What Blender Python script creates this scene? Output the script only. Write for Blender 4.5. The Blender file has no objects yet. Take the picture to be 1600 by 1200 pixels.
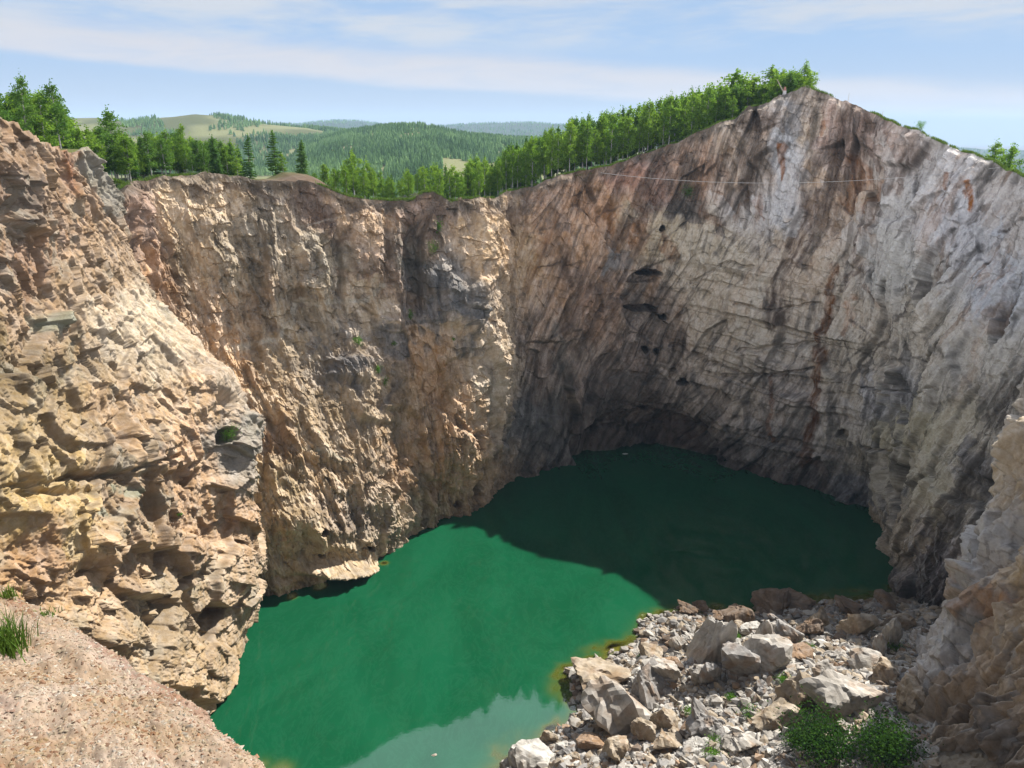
import bpy, bmesh, math, random
import numpy as np
R = math.radians
rng = np.random.default_rng(11)
random.seed(5)
scene = bpy.context.scene
COL = scene.collection

# ------------------------------------------------------------------ camera
CAMZ = 90.0
PITCH = R(17.8)
cT, sT = math.cos(PITCH), math.sin(PITCH)
cd = bpy.data.cameras.new("camera")
cam = bpy.data.objects.new("camera", cd)
COL.objects.link(cam)
cam.location = (0, 0, CAMZ)
cam.rotation_euler = (R(90) - PITCH, 0, 0)
cd.sensor_width = 36.0
cd.lens = 27.0
cd.clip_start = 0.1
cd.clip_end = 30000
scene.camera = cam

# ------------------------------------------------------------------ sun and sky
SUN_EL = R(50.0)
SUN_AZ = math.atan2(0.78, 0.625)           # clockwise from +Y
sv = (math.sin(SUN_AZ) * math.cos(SUN_EL), math.cos(SUN_AZ) * math.cos(SUN_EL), math.sin(SUN_EL))
sl = bpy.data.lights.new("sun", 'SUN')
sl.energy = 5.0
sl.angle = R(0.53)
sl.color = (1.0, 0.95, 0.87)
sun = bpy.data.objects.new("sun", sl)
COL.objects.link(sun)
from mathutils import Vector, Matrix
sun.rotation_euler = Vector(sv).to_track_quat('Z', 'Y').to_euler()
sun.location = (120, 160, 300)

scene.view_settings.view_transform = 'Standard'
scene.view_settings.look = 'None'
scene.view_settings.exposure = 1.02
scene.view_settings.gamma = 1.0
scene.view_settings.use_curve_mapping = False
scene.cycles.max_bounces = 6
scene.cycles.diffuse_bounces = 3
scene.cycles.glossy_bounces = 3
scene.cycles.transmission_bounces = 3
scene.cycles.transparent_max_bounces = 8
scene.cycles.volume_bounces = 0
scene.cycles.sample_clamp_indirect = 4.0
scene.cycles.use_denoising = True


class NT:
    """tiny node-tree helper"""
    def __init__(self, tree):
        self.t = tree
        self.n = tree.nodes
        self.l = tree.links
        self.n.clear()

    def node(self, typ, **kw):
        nd = self.n.new(typ)
        for k, v in kw.items():
            if k.startswith('i_'):
                key = k[2:]
                key = int(key) if key.isdigit() else key.replace('_', ' ')
                self.put(nd.inputs[key], v)
            else:
                setattr(nd, k, v)
        return nd

    def put(self, sock, v):
        if isinstance(v, bpy.types.NodeSocket):
            self.l.new(v, sock)
        else:
            sock.default_value = v

    def math(self, op, a, b=0.0, c=0.0, clamp=False):
        nd = self.node('ShaderNodeMath', operation=op, use_clamp=clamp)
        for i, v in enumerate((a, b, c)):
            self.put(nd.inputs[i], v)
        return nd.outputs[0]

    def mix(self, f, a, b, blend='MIX'):
        nd = self.node('ShaderNodeMix', data_type='RGBA', blend_type=blend)
        nd.clamp_factor = True
        self.put(nd.inputs[0], f)
        self.put(nd.inputs[6], a)
        self.put(nd.inputs[7], b)
        return nd.outputs[2]

    def noise(self, vec, scale, detail=4.0, rough=0.55, dist=0.0):
        nd = self.node('ShaderNodeTexNoise')
        if vec is not None:
            self.l.new(vec, nd.inputs['Vector'])
        nd.inputs['Scale'].default_value = scale
        nd.inputs['Detail'].default_value = detail
        nd.inputs['Roughness'].default_value = rough
        nd.inputs['Distortion'].default_value = dist
        return nd.outputs[0]

    def ramp(self, fac, lo, hi, a=0.0, b=1.0, smooth=True):
        nd = self.node('ShaderNodeMapRange', interpolation_type='SMOOTHSTEP' if smooth else 'LINEAR')
        self.put(nd.inputs[0], fac)
        for i, v in enumerate((lo, hi, a, b)):
            nd.inputs[1 + i].default_value = v
        return nd.outputs[0]


world = bpy.data.worlds.new("World")
scene.world = world
world.use_nodes = True
w = NT(world.node_tree)
sky = w.node('ShaderNodeTexSky', sky_type='NISHITA')
sky.sun_disc = False
sky.sun_elevation = SUN_EL
sky.sun_rotation = SUN_AZ
sky.altitude = 600
sky.air_density = 1.0
sky.dust_density = 1.2
sky.ozone_density = 1.0
tc = w.node('ShaderNodeTexCoord')
sep = w.node('ShaderNodeSeparateXYZ')
w.l.new(tc.outputs['Generated'], sep.inputs[0])
az = w.math('MULTIPLY', w.math('ARCTAN2', sep.outputs[0], sep.outputs[1]), 57.2958)
el = w.math('MULTIPLY', w.math('ARCSINE', sep.outputs[2]), 57.2958)
comb = w.node('ShaderNodeCombineXYZ')
w.put(comb.inputs[0], w.math('MULTIPLY', az, 0.045))
w.put(comb.inputs[1], w.math('MULTIPLY', el, 0.26))
n_soft = w.noise(comb.outputs[0], 1.1, 5.0, 0.55, 0.3)
n_fine = w.noise(comb.outputs[0], 3.1, 6.0, 0.6, 0.6)
# the long bright bank of stratus that slopes down to the right
bc = w.math('ADD', w.math('MULTIPLY', az, -0.062), 3.9)
bc = w.math('ADD', bc, w.math('MULTIPLY', w.math('SUBTRACT', n_soft, 0.5), 2.4))
dist_b = w.math('SUBTRACT', el, bc)
up = w.ramp(dist_b, 1.9, 0.5)
dn = w.ramp(dist_b, -1.25, -0.55)
band = w.math('MULTIPLY', up, dn)
band = w.math('MULTIPLY', band, w.ramp(n_fine, 0.25, 0.62, 0.62, 1.0))
# wisps higher up towards the right, thin broken cloud overhead
wis = w.math('MULTIPLY', w.ramp(w.math('ADD', n_soft, w.math('MULTIPLY', n_fine, 0.35)), 0.54, 0.80), w.ramp(el, 5.0, 6.6))
wis = w.math('MULTIPLY', wis, 0.9)
vm = w.node('ShaderNodeMapping')
w.l.new(tc.outputs['Generated'], vm.inputs['Vector'])
vm.inputs['Scale'].default_value = (1.0, 1.0, 1.8)
high0 = w.noise(vm.outputs[0], 2.3, 5.0, 0.55, 0.4)
ahead = w.math('MULTIPLY', w.ramp(az, -45.0, -25.0), w.ramp(az, 50.0, 28.0))
bank = w.math('MULTIPLY', w.math('MULTIPLY', w.ramp(el, 34.0, 39.0), w.ramp(el, 52.0, 47.0)), ahead)  # unseen bright cloud patch, added to brighten the sky mirrored in the water
back = w.math('MULTIPLY', w.ramp(w.math('ABSOLUTE', az), 65.0, 95.0), w.math('MULTIPLY', w.ramp(el, 0.0, 5.0), w.ramp(el, 31.0, 21.0)))  # unseen bright clouds behind the camera, added to light the shaded walls
back = w.math('MULTIPLY', back, w.ramp(high0, 0.30, 0.52, 0.25, 1.0))
high = w.math('MULTIPLY', w.math('MULTIPLY', w.ramp(high0, 0.52, 0.72), w.ramp(el, 14.0, 26.0)), 0.15)
veil = w.ramp(el, 6.5, -0.5, 0.0, 0.9)
SKY = w.mix(w.ramp(el, 26.0, 10.0, 0.0, 0.93), sky.outputs[0], (3.75, 5.3, 7.8, 1))
base = w.mix(veil, SKY, (5.3, 5.35, 5.6, 1))
base = w.mix(band, base, (7.0, 6.65, 6.8, 1))
base = w.mix(wis, base, (6.7, 6.8, 7.1, 1))
base = w.mix(high, base, (6.6, 6.6, 6.9, 1))
base = w.mix(back, base, (38.5, 39.3, 41.5, 1))
base = w.mix(bank, base, (36.0, 40.0, 46.0, 1))
bg = w.node('ShaderNodeBackground')
w.l.new(base, bg.inputs[0])
bg.inputs[1].default_value = 0.05
wo = w.node('ShaderNodeOutputWorld')
w.l.new(bg.outputs[0], wo.inputs[0])


# ------------------------------------------------------------------ helpers
def ray(px, py):
    xc = (np.asarray(px, float) - 800) / 1200
    yc = (600 - np.asarray(py, float)) / 1200
    return np.stack([xc, cT + yc * sT, -sT + yc * cT], -1)


def at(px, py, Y):
    d = ray(px, py)
    t = Y / d[..., 1]
    p = d * np.asarray(t)[..., None]
    p[..., 2] += CAMZ
    return p


def at_z(px, py, z=0.0):
    d = ray(px, py)
    t = (z - CAMZ) / d[..., 2]
    p = d * np.asarray(t)[..., None]
    p[..., 2] += CAMZ
    return p


def photo_xy(P):
    """where a point of the bare rock face lies in the survey picture"""
    x, y, z = P[..., 0], P[..., 1], P[..., 2] - CAMZ
    f = y * cT - z * sT
    u = y * sT + z * cT
    f = np.where(f < 1, 1, f)
    return 800 + 1200 * x / f, 600 - 1200 * u / f, f


def lin(c):
    c = np.asarray(c, float) / 255
    return np.where(c <= 0.04045, c / 12.92, ((c + 0.055) / 1.055) ** 2.4)


def sst(a, b, x):
    t = np.clip((x - a) / (b - a), 0, 1)
    return t * t * (3 - 2 * t)


def hsh(ix, iy, seed):
    h = (ix.astype(np.int64) * 374761393 + iy.astype(np.int64) * 668265263 + seed * 974634541) & 0xFFFFFFFF
    h = ((h ^ (h >> 13)) * 1274126177) & 0xFFFFFFFF
    h = ((h ^ (h >> 16)) * 2246822519) & 0xFFFFFFFF
    h = h ^ (h >> 15)
    return (h & 0xFFFFFF).astype(np.float64) / 0xFFFFFF


def vnoise(x, y, seed):
    ix, iy = np.floor(x), np.floor(y)
    fx, fy = x - ix, y - iy
    fx = fx * fx * fx * (fx * (fx * 6 - 15) + 10)
    fy = fy * fy * fy * (fy * (fy * 6 - 15) + 10)
    a = hsh(ix, iy, seed)
    b = hsh(ix + 1, iy, seed)
    c = hsh(ix, iy + 1, seed)
    d = hsh(ix + 1, iy + 1, seed)
    return (a + (b - a) * fx + (c - a) * fy + (a - b - c + d) * fx * fy) * 2 - 1


def fbm(x, y, seed, oct=5, gain=0.5):
    s, amp, tot = 0.0, 1.0, 0.0
    for i in range(oct):
        s = s + amp * vnoise(x, y, seed + i * 17)
        tot += amp
        amp *= gain
        x, y = 1.62 * x - 1.18 * y + 3.1, 1.18 * x + 1.62 * y - 7.7
    return s / tot * 1.5


def ridged(x, y, seed, oct=4, gain=0.55):
    s, amp, tot = 0.0, 1.0, 0.0
    for i in range(oct):
        s = s + amp * (1 - 2.2 * np.abs(vnoise(x, y, seed + i * 17)))
        tot += amp
        amp *= gain
        x, y = 1.9 * x + 5.2, 1.9 * y - 1.3
    return s / tot


def facets(x, y, seed, slope=0.6, bias=0.0, off=1.0):
    """fractured rock: every Voronoi cell is its own tilted plane. returns (height, edge, cell random)"""
    ix, iy = np.floor(x), np.floor(y)
    f1 = np.full(x.shape, 9.0)
    f2 = np.full(x.shape, 9.0)
    hh = np.zeros(x.shape)
    rr = np.zeros(x.shape)
    for dx in (-1, 0, 1):
        for dy in (-1, 0, 1):
            cx, cy = ix + dx, iy + dy
            jx = cx + 0.5 + (hsh(cx, cy, seed) - 0.5) * 0.92
            jy = cy + 0.5 + (hsh(cx, cy, seed + 1) - 0.5) * 0.92
            ddx, ddy = x - jx, y - jy
            d = ddx * ddx + ddy * ddy
            r = hsh(cx, cy, seed + 2)
            a = (hsh(cx, cy, seed + 3) - 0.5) * 2 * slope
            b = (hsh(cx, cy, seed + 4) - 0.5) * 2 * slope + bias
            h = (r - 0.5) * off + ddx * a + ddy * b
            m = d < f1
            f2 = np.where(m, f1, np.minimum(f2, d))
            hh = np.where(m, h, hh)
            rr = np.where(m, r, rr)
            f1 = np.where(m, d, f1)
    return hh, np.sqrt(f2) - np.sqrt(f1), rr


ALB = 0.62            # measured tones -> surface albedo


def new_mesh(name, V, quads=None, tris=None, cols=None, attrs=None, smooth=False):
    me = bpy.data.meshes.new(name)
    V = np.ascontiguousarray(V, np.float32).reshape(-1, 3)
    me.vertices.add(len(V))
    me.vertices.foreach_set('co', V.ravel())
    loops, starts, n = [], [], 0
    if quads is not None and len(quads):
        q = np.asarray(quads, np.int32).reshape(-1, 4)
        loops.append(q.ravel())
        starts.append(np.arange(len(q)) * 4 + n)
        n += q.size
    if tris is not None and len(tris):
        q = np.asarray(tris, np.int32).reshape(-1, 3)
        loops.append(q.ravel())
        starts.append(np.arange(len(q)) * 3 + n)
        n += q.size
    loops = np.concatenate(loops).astype(np.int32)
    starts = np.concatenate(starts).astype(np.int32)
    me.loops.add(len(loops))
    me.loops.foreach_set('vertex_index', loops)
    me.polygons.add(len(starts))
    me.polygons.foreach_set('loop_start', starts)
    if cols is not None:
        a = me.attributes.new('Col', 'FLOAT_COLOR', 'POINT')
        c = np.ones((len(V), 4), np.float32)
        c[:, :3] = np.asarray(cols).reshape(-1, 3) * ALB
        a.data.foreach_set('color', c.ravel())
    for k, v in (attrs or {}).items():
        a = me.attributes.new(k, 'FLOAT', 'POINT')
        a.data.foreach_set('value', np.ascontiguousarray(v, np.float32).ravel())
    me.update(calc_edges=True)
    me.polygons.foreach_set('use_smooth', np.full(len(me.polygons), smooth))
    return me


def grid_quads(nr, nc, flip=False):
    i = np.arange(nr * nc).reshape(nr, nc)
    q = np.stack([i[:-1, :-1], i[:-1, 1:], i[1:, 1:], i[1:, :-1]], -1).reshape(-1, 4)
    return q[:, ::-1] if flip else q


def obj(name, me, mat=None, parent=None, label=None, cat=None, group=None, kind=None):
    o = bpy.data.objects.new(name, me)
    COL.objects.link(o)
    if mat is not None and me is not None and not me.materials:
        me.materials.append(mat)
    if parent is not None:
        o.parent = parent
    for k, v in (('label', label), ('category', cat), ('group', group), ('kind', kind)):
        if v:
            o[k] = v
    return o


def copy_thing(root, loc, rotz=0.0, scale=1.0, label=None, group=None, tilt=(0, 0)):
    r = root.copy()
    COL.objects.link(r)
    for ch in root.children:
        c = ch.copy()
        COL.objects.link(c)
        c.parent = r
        for g in ch.children:
            d = g.copy()
            COL.objects.link(d)
            d.parent = c
    r.location = loc
    r.rotation_euler = (tilt[0], tilt[1], rotz)
    r.scale = (scale, scale, scale) if np.isscalar(scale) else scale
    if label:
        r['label'] = label
    if group:
        r['group'] = group
    return r


def catmull(P, n):
    """P: (k, ...) control values -> n samples, uniform Catmull-Rom"""
    P = np.asarray(P, float)
    k = len(P)
    t = np.linspace(0, k - 1, n) if np.isscalar(n) else np.asarray(n, float)
    i = np.clip(np.floor(t).astype(int), 0, k - 2)
    f = (t - i).reshape((-1,) + (1,) * (P.ndim - 1))
    E = np.concatenate([[2 * P[0] - P[1]], P, [2 * P[-1] - P[-2]]], 0)
    p0, p1, p2, p3 = E[i], E[i + 1], E[i + 2], E[i + 3]
    return 0.5 * (2 * p1 + (p2 - p0) * f + (2 * p0 - 5 * p1 + 4 * p2 - p3) * f ** 2 + (3 * p1 - p0 - 3 * p2 + p3) * f ** 3)


def patch(G, nr, nc):
    """G (rows, cols, 3) control grid -> dense grid evenly spaced along both directions"""
    rows = np.stack([catmull(G[r], 600) for r in range(len(G))])      # (R,600,3)
    mid = rows[len(rows) // 2] * 0.5 + rows[-1] * 0.5
    s = np.r_[0, np.cumsum(np.linalg.norm(np.diff(mid, axis=0), axis=1))]
    idx = np.interp(np.linspace(0, s[-1], nc), s, np.arange(600))
    i = np.clip(idx.astype(int), 0, 598)
    f = (idx - i)[None, :, None]
    rows = rows[:, i] * (1 - f) + rows[:, i + 1] * f                  # (R,nc,3)
    rt = catmull(rows, 300)
    midc = rt[:, nc // 2]
    v = np.r_[0, np.cumsum(np.linalg.norm(np.diff(midc, axis=0), axis=1))]
    jd = np.interp(np.linspace(0, v[-1], nr), v, np.arange(300))
    j = np.clip(jd.astype(int), 0, 298)
    f = (jd - j)[:, None, None]
    return rt[j] * (1 - f) + rt[j + 1] * f, s[-1], v[-1]


def normals(P):
    du = np.gradient(P, axis=1)
    dv = np.gradient(P, axis=0)
    n = np.cross(du, dv)
    n /= np.linalg.norm(n, axis=-1, keepdims=True) + 1e-9
    return n


def idw(px, py, anchors, E, power=4.0):
    A = np.array([[a[0], a[1]] for a in anchors], float)
    E = np.asarray(E, float)
    C = lin([[a[2], a[3], a[4]] for a in anchors]) / (E if E.ndim == 2 else E[:, None])
    num = np.zeros(px.shape + (3,))
    den = np.zeros(px.shape)
    for (ax, ay), c in zip(A, C):
        wgt = 1.0 / (((px - ax) ** 2 + (py - ay) ** 2 + 60.0) ** (power / 2))
        num += wgt[..., None] * c
        den += wgt
    return num / den[..., None]


def blur(a, k):
    if k < 1:
        return a
    for ax in (0, 1):
        p = np.pad(a, [(k, k) if i == ax else (0, 0) for i in (0, 1)], mode='edge')
        c_ = np.cumsum(p, axis=ax)
        z_ = np.zeros_like(np.take(c_, [0], axis=ax))
        c_ = np.concatenate([z_, c_], ax)
        n_ = a.shape[ax]
        hi = np.take(c_, np.arange(2 * k + 1, 2 * k + 1 + n_), axis=ax)
        lo = np.take(c_, np.arange(0, n_), axis=ax)
        a = (hi - lo) / (2 * k + 1)
    return a


def polydist(px, py, pts):
    """distance to a polyline and position along it 0..1"""
    best = np.full(px.shape, 1e9)
    para = np.zeros(px.shape)
    n = len(pts) - 1
    for k in range(n):
        ax, ay = pts[k]
        bx, by = pts[k + 1]
        vx, vy = bx - ax, by - ay
        t = np.clip(((px - ax) * vx + (py - ay) * vy) / (vx * vx + vy * vy + 1e-9), 0, 1)
        d = np.hypot(px - ax - t * vx, py - ay - t * vy)
        m = d < best
        best = np.where(m, d, best)
        para = np.where(m, (k + t) / n, para)
    return best, para


# ------------------------------------------------------------------ materials
def mat(name):
    m = bpy.data.materials.new(name)
    m.use_nodes = True
    return m, NT(m.node_tree)


def out(nt, sh):
    o = nt.node('ShaderNodeOutputMaterial')
    nt.l.new(sh, o.inputs['Surface'])


def rock_mat(name, s1=0.9, s2=3.2, bump=0.12, contrast=0.5, rough=0.92):
    m, t = mat(name)
    at_ = t.node('ShaderNodeAttribute', attribute_name='Col')
    tc_ = t.node('ShaderNodeTexCoord')
    mp = t.node('ShaderNodeMapping')
    t.l.new(tc_.outputs['Object'], mp.inputs[0])
    mp.inputs['Rotation'].default_value = (0.5, 0.35, 0.2)
    mp.inputs['Scale'].default_value = (1, 1, 0.55)
    n1 = t.noise(mp.outputs[0], s1, 6.0, 0.62, 0.4)
    n2 = t.noise(tc_.outputs['Object'], s2, 5.0, 0.65)
    k = t.math('ADD', t.math('MULTIPLY', n1, 0.6), t.math('MULTIPLY', n2, 0.4))
    f = t.ramp(k, 0.28, 0.72, 1 - contrast, 1 + contrast, smooth=False)
    hsv = t.node('ShaderNodeHueSaturation')
    t.l.new(at_.outputs['Color'], hsv.inputs['Color'])
    t.put(hsv.inputs['Value'], f)
    t.put(hsv.inputs['Saturation'], t.ramp(n1, 0.3, 0.7, 1.2, 0.8))
    b = t.node('ShaderNodeBump')
    b.inputs['Strength'].default_value = 0.9
    b.inputs['Distance'].default_value = bump
    t.l.new(k, b.inputs['Height'])
    p = t.node('ShaderNodeBsdfPrincipled')
    t.l.new(hsv.outputs[0], p.inputs['Base Color'])
    p.inputs['Roughness'].default_value = rough
    p.inputs['Specular IOR Level'].default_value = 0.25
    t.l.new(b.outputs[0], p.inputs['Normal'])
    out(t, p.outputs[0])
    return m


def leaf_mat(name, c1, c2, trans=0.35, tcol=None):
    m, t = mat(name)
    oi = t.node('ShaderNodeObjectInfo')
    at_ = t.node('ShaderNodeAttribute', attribute_name='var')
    c1, c2 = tuple(v * .92 for v in c1), tuple(v * .92 for v in c2)
    c = t.mix(oi.outputs['Random'], c1 + (1,), c2 + (1,))
    hsv = t.node('ShaderNodeHueSaturation')
    t.l.new(c, hsv.inputs['Color'])
    t.put(hsv.inputs['Value'], t.ramp(at_.outputs['Fac'], 0, 1, 0.62, 1.38, smooth=False))
    t.put(hsv.inputs['Hue'], t.ramp(at_.outputs['Fac'], 0, 1, 0.515, 0.485, smooth=False))
    d = t.node('ShaderNodeBsdfDiffuse')
    t.l.new(hsv.outputs[0], d.inputs[0])
    tr = t.node('ShaderNodeBsdfTranslucent')
    h2 = t.node('ShaderNodeHueSaturation', i_Value=1.25, i_Saturation=1.05, i_Hue=0.49)
    t.l.new(hsv.outputs[0], h2.inputs['Color'])
    t.l.new(h2.outputs[0], tr.inputs[0])
    mx = t.node('ShaderNodeMixShader')
    mx.inputs[0].default_value = trans
    t.l.new(d.outputs[0], mx.inputs[1])
    t.l.new(tr.outputs[0], mx.inputs[2])
    out(t, mx.outputs[0])
    return m


def plain_mat(name, c, rough=0.8, scale=6.0, var=0.35, bump=0.0):
    m, t = mat(name)
    tc_ = t.node('ShaderNodeTexCoord')
    n = t.noise(tc_.outputs['Object'], scale, 5.0, 0.6)
    hsv = t.node('ShaderNodeHueSaturation')
    hsv.inputs['Color'].default_value = tuple(v * ALB for v in c) + (1,)
    t.put(hsv.inputs['Value'], t.ramp(n, 0.3, 0.7, 1 - var, 1 + var, smooth=False))
    p = t.node('ShaderNodeBsdfPrincipled')
    t.l.new(hsv.outputs[0], p.inputs['Base Color'])
    p.inputs['Roughness'].default_value = rough
    if bump:
        b = t.node('ShaderNodeBump')
        b.inputs['Distance'].default_value = bump
        t.l.new(n, b.inputs['Height'])
        t.l.new(b.outputs[0], p.inputs['Normal'])
    out(t, p.outputs[0])
    return m


M_CLIFF = rock_mat('cliff_rock', 0.55, 2.1, 0.22, 0.42)
M_NEAR = rock_mat('near_cliff_rock', 0.8, 3.5, 0.12, 0.30)
M_BOULDER = rock_mat('boulder_rock', 1.6, 6.5, 0.14, 0.42)
M_GROUND = rock_mat('ground', 0.35, 1.7, 0.2, 0.4)
M_SCREE = rock_mat('scree_rock', 1.5, 6.0, 0.03, 0.3)

# ------------------------------------------------------------------ quarry walls: control data
# main wall: waterline plan points and the rim (seen in the survey picture, with its distance)
WL = [(-82, 104), (-68, 124), at_z(390, 950), at_z(480, 915), at_z(600, 875), at_z(662, 825), at_z(735, 800),
      at_z(800, 750), at_z(880, 730), at_z(960, 712), at_z(1060, 715), at_z(1180, 745), at_z(1280, 775),
      at_z(1370, 810), at_z(1393, 850), at_z(1385, 890), (80, 136), (84, 120), (90, 100)]
WL = [np.array([p[0], p[1]], float) for p in WL]
WL[2] += (-3, 1)
RIM = [(-92, 112, 84), at(182, 292, 141), at(200, 289, 153), at(310, 271, 166), at(470, 291, 175.5), at(600, 312, 184),
       at(735, 309, 193), at(808, 297, 206), at(900, 269, 209), at(990, 246, 215), at(1080, 212, 216), at(1180, 168, 212),
       at(1262, 140, 206), at(1350, 171, 197), at(1430, 206, 182), at(1512, 240, 173), at(1590, 270, 164),
       at(1700, 312, 138), at(1850, 360, 110)]
RIM = np.array([np.array(p, float) for p in RIM])
WL = np.array(WL)
FR = [-0.10, 0.0, 0.2, 0.4, 0.6, 0.8, 1.0]
PROF = {  # horizontal progress from waterline to rim at each height fraction
    'steep': [-0.05, 0, 0.12, 0.30, 0.52, 0.76, 1.0],
    'talus': [-0.10, 0, 0.10, 0.42, 0.72, 0.86, 1.0],
    'sheer': [-0.08, 0, 0.15, 0.36, 0.58, 0.80, 1.0],
}
kinds = ['steep', 'steep', 'talus', 'talus', 'talus', 'talus', 'steep', 'sheer', 'sheer', 'sheer', 'sheer'] + ['steep'] * 8
GB = np.zeros((7, len(WL), 3))
for j in range(len(WL)):
    for i, f in enumerate(FR):
        g = PROF[kinds[j]][i]
        xy = WL[j] + (RIM[j, :2] - WL[j]) * g
        GB[i, j] = (xy[0], xy[1], RIM[j, 2] * f)
GA = np.zeros((6, 9, 3))
colsA = [
    [(-300, 130, 60), (-300, 400, 58), (-300, 650, 52), (-300, 900, 46), (-300, 1150, 40)],
    [(-120, 150, 76), (-120, 400, 73), (-120, 620, 66), (-110, 870, 57), (-80, 1100, 50)],
    [(0, 183, 88), (0, 400, 83), (0, 600, 76), (0, 850, 66), (60, 1060, 62)],
    [(65, 222, 101), (90, 420, 96), (120, 600, 89), (140, 820, 79), (190, 1090, 75)],
    [(105, 236, 114), (155, 430, 111), (225, 600, 104), (250, 810, 96), (275, 1110, 87)],
    [(140, 238, 126), (205, 445, 123.5), (312, 600, 116), (335, 810, 109), (326, 1110, 98)],
    [(162, 270, 132), (243, 470, 131), (398, 652, 126), (404, 830, 122), (372, 1010, 119)],
    [(172, 290, 140), (226, 480, 142), (345, 650, 143), (350, 830, 141), (352, 985, 136)],
    [(150, 295, 150), (200, 480, 154), (300, 650, 156), (310, 830, 153), (320, 960, 150)],
]
for j, c in enumerate(colsA):
    for i, p in enumerate(c[::-1]):
        GA[i + 1, j] = at(*p)
    GA[0, j] = GA[1, j] + np.array([3 if j < 7 else 0, 0, -9.0])
colsC = [
    [(114, 122, 86), (1680, 480, 118), (1640, 640, 114), (1590, 800, 112), (1530, 930, 110), (1480, 1010, 108)],
    [(112, 108, 86), (1655, 500, 106), (1603, 625, 101), (1547, 770, 98), (1492, 905, 96), (1452, 1000, 94)],
    [(106, 94, 87), (1725, 520, 98), (1685, 680, 92), (1612, 840, 88), (1530, 990, 85), (1446, 1110, 82)],
    [(94, 72, 88), (1805, 560, 84), (1765, 760, 79), (1685, 930, 76), (1575, 1090, 75), (1440, 1240, 74)],
    [(72, 44, 88), (1900, 620, 62), (1880, 860, 60), (1800, 1060, 61), (1650, 1240, 64), (1455, 1400, 66)],
]
GC = np.zeros((7, 5, 3))
for j, c in enumerate(colsC):
    for i, p in enumerate(c[::-1]):
        GC[i + 1, j] = np.array(p, float) if i == 5 else at(*p)
    GC[0, j] = GC[1, j] + np.array([-3, 2, -9.0])

B, LB, HB = patch(GB, 500, 1700)
A, LA, HA = patch(GA, 820, 1040)
C, LC, HC = patch(GC, 560, 440)
PITC = np.array([10.0, 112.0])
_s = np.linspace(0, LB, B.shape[1])
_px = photo_xy(B[-1])[0]
_ok = B[-1, :, 1] > 135
_n = 0.55 * fbm(_s / 7, 0 * _s + 1.3, 701, 4, .6) + 0.35 * fbm(_s / 2.2, 0 * _s + 4.3, 703, 3)
for (_x, _w, _a) in [(672, 26, 1.9), (640, 10, -.8), (706, 8, -.9), (480, 40, 1.2), (545, 14, -.6), (215, 14, .8), (188, 9, -1.2), (1148, 9, -1.0), (1168, 10, .9), (1255, 14, 1.0)]:
    _n = _n + _ok * _a * np.exp(-((_px - _x) / _w) ** 2)
B[:, :, 2] += _n[None] * sst(.86, 1, np.linspace(0, 1, B.shape[0]))[:, None]
_s = np.linspace(0, LA, A.shape[1])
A[:, :, 2] += (0.8 * fbm(_s / 6, 0 * _s + 2.3, 711, 4, .6) + .4 * fbm(_s / 1.6, 0 * _s + 2.3, 713, 3))[None] * sst(.86, 1, np.linspace(0, 1, A.shape[0]))[:, None]

# ------------------------------------------------------------------ terrain outside the pit
rim_pts = np.concatenate([A[-1, ::12][A[-1, ::12, 1] < 131], B[-1, ::12][(B[-1, ::12, 1] > 150) & (B[-1, ::12, 0] < 40)],
                          B[-1, ::12][(B[-1, ::12, 0] >= 40) & (B[-1, ::12, 1] > 128)], C[-1, ::30],
                          np.array([(45, 20, 88.2), (30, 4, 88.1), (12, 1.2, 88.1), (3, 0.9, 88.2), (-1.2, 1.0, 88.2), (-9, 3, 88.6),
                                    (-24, 16, 90), (-40, 38, 92.5)], float)])
ang = np.arctan2(rim_pts[:, 0] - PITC[0], rim_pts[:, 1] - PITC[1])
o_ = np.argsort(ang)
ang, rim_pts = ang[o_], rim_pts[o_]
rad = np.hypot(rim_pts[:, 0] - PITC[0], rim_pts[:, 1] - PITC[1])
angp = np.r_[ang - 2 * np.pi, ang, ang + 2 * np.pi]
radp = np.tile(rad, 3)
rzp = np.tile(rim_pts[:, 2], 3)


def hill_line(px, pts):
    pts = np.array(pts, float)
    return np.interp(px, pts[:, 0], pts[:, 1])


def z_of(py, D):
    yc = (600 - py) / 1200
    return CAMZ + D * (-sT + yc * cT) / (cT + yc * sT)


HILLS = [  # distance, rise width, skyline in the survey picture
    (1300, 800, [(-600, 330), (380, 330), (470, 232), (540, 211), (600, 203), (665, 201), (720, 214), (800, 222), (880, 224), (960, 232), (1100, 260), (1400, 330), (2200, 330)]),
    (1750, 700, [(-700, 195), (-100, 188), (105, 187), (160, 184), (210, 191), (260, 184), (310, 180), (350, 183), (420, 194), (480, 199), (540, 206), (600, 228), (700, 300), (2300, 330)]),
    (5600, 2600, [(-900, 186), (300, 196), (470, 193), (520, 188), (565, 190), (620, 197), (700, 197), (760, 193), (830, 192), (900, 197), (1100, 210), (1400, 222), (1540, 236), (1620, 238), (2400, 230)]),
]


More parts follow.
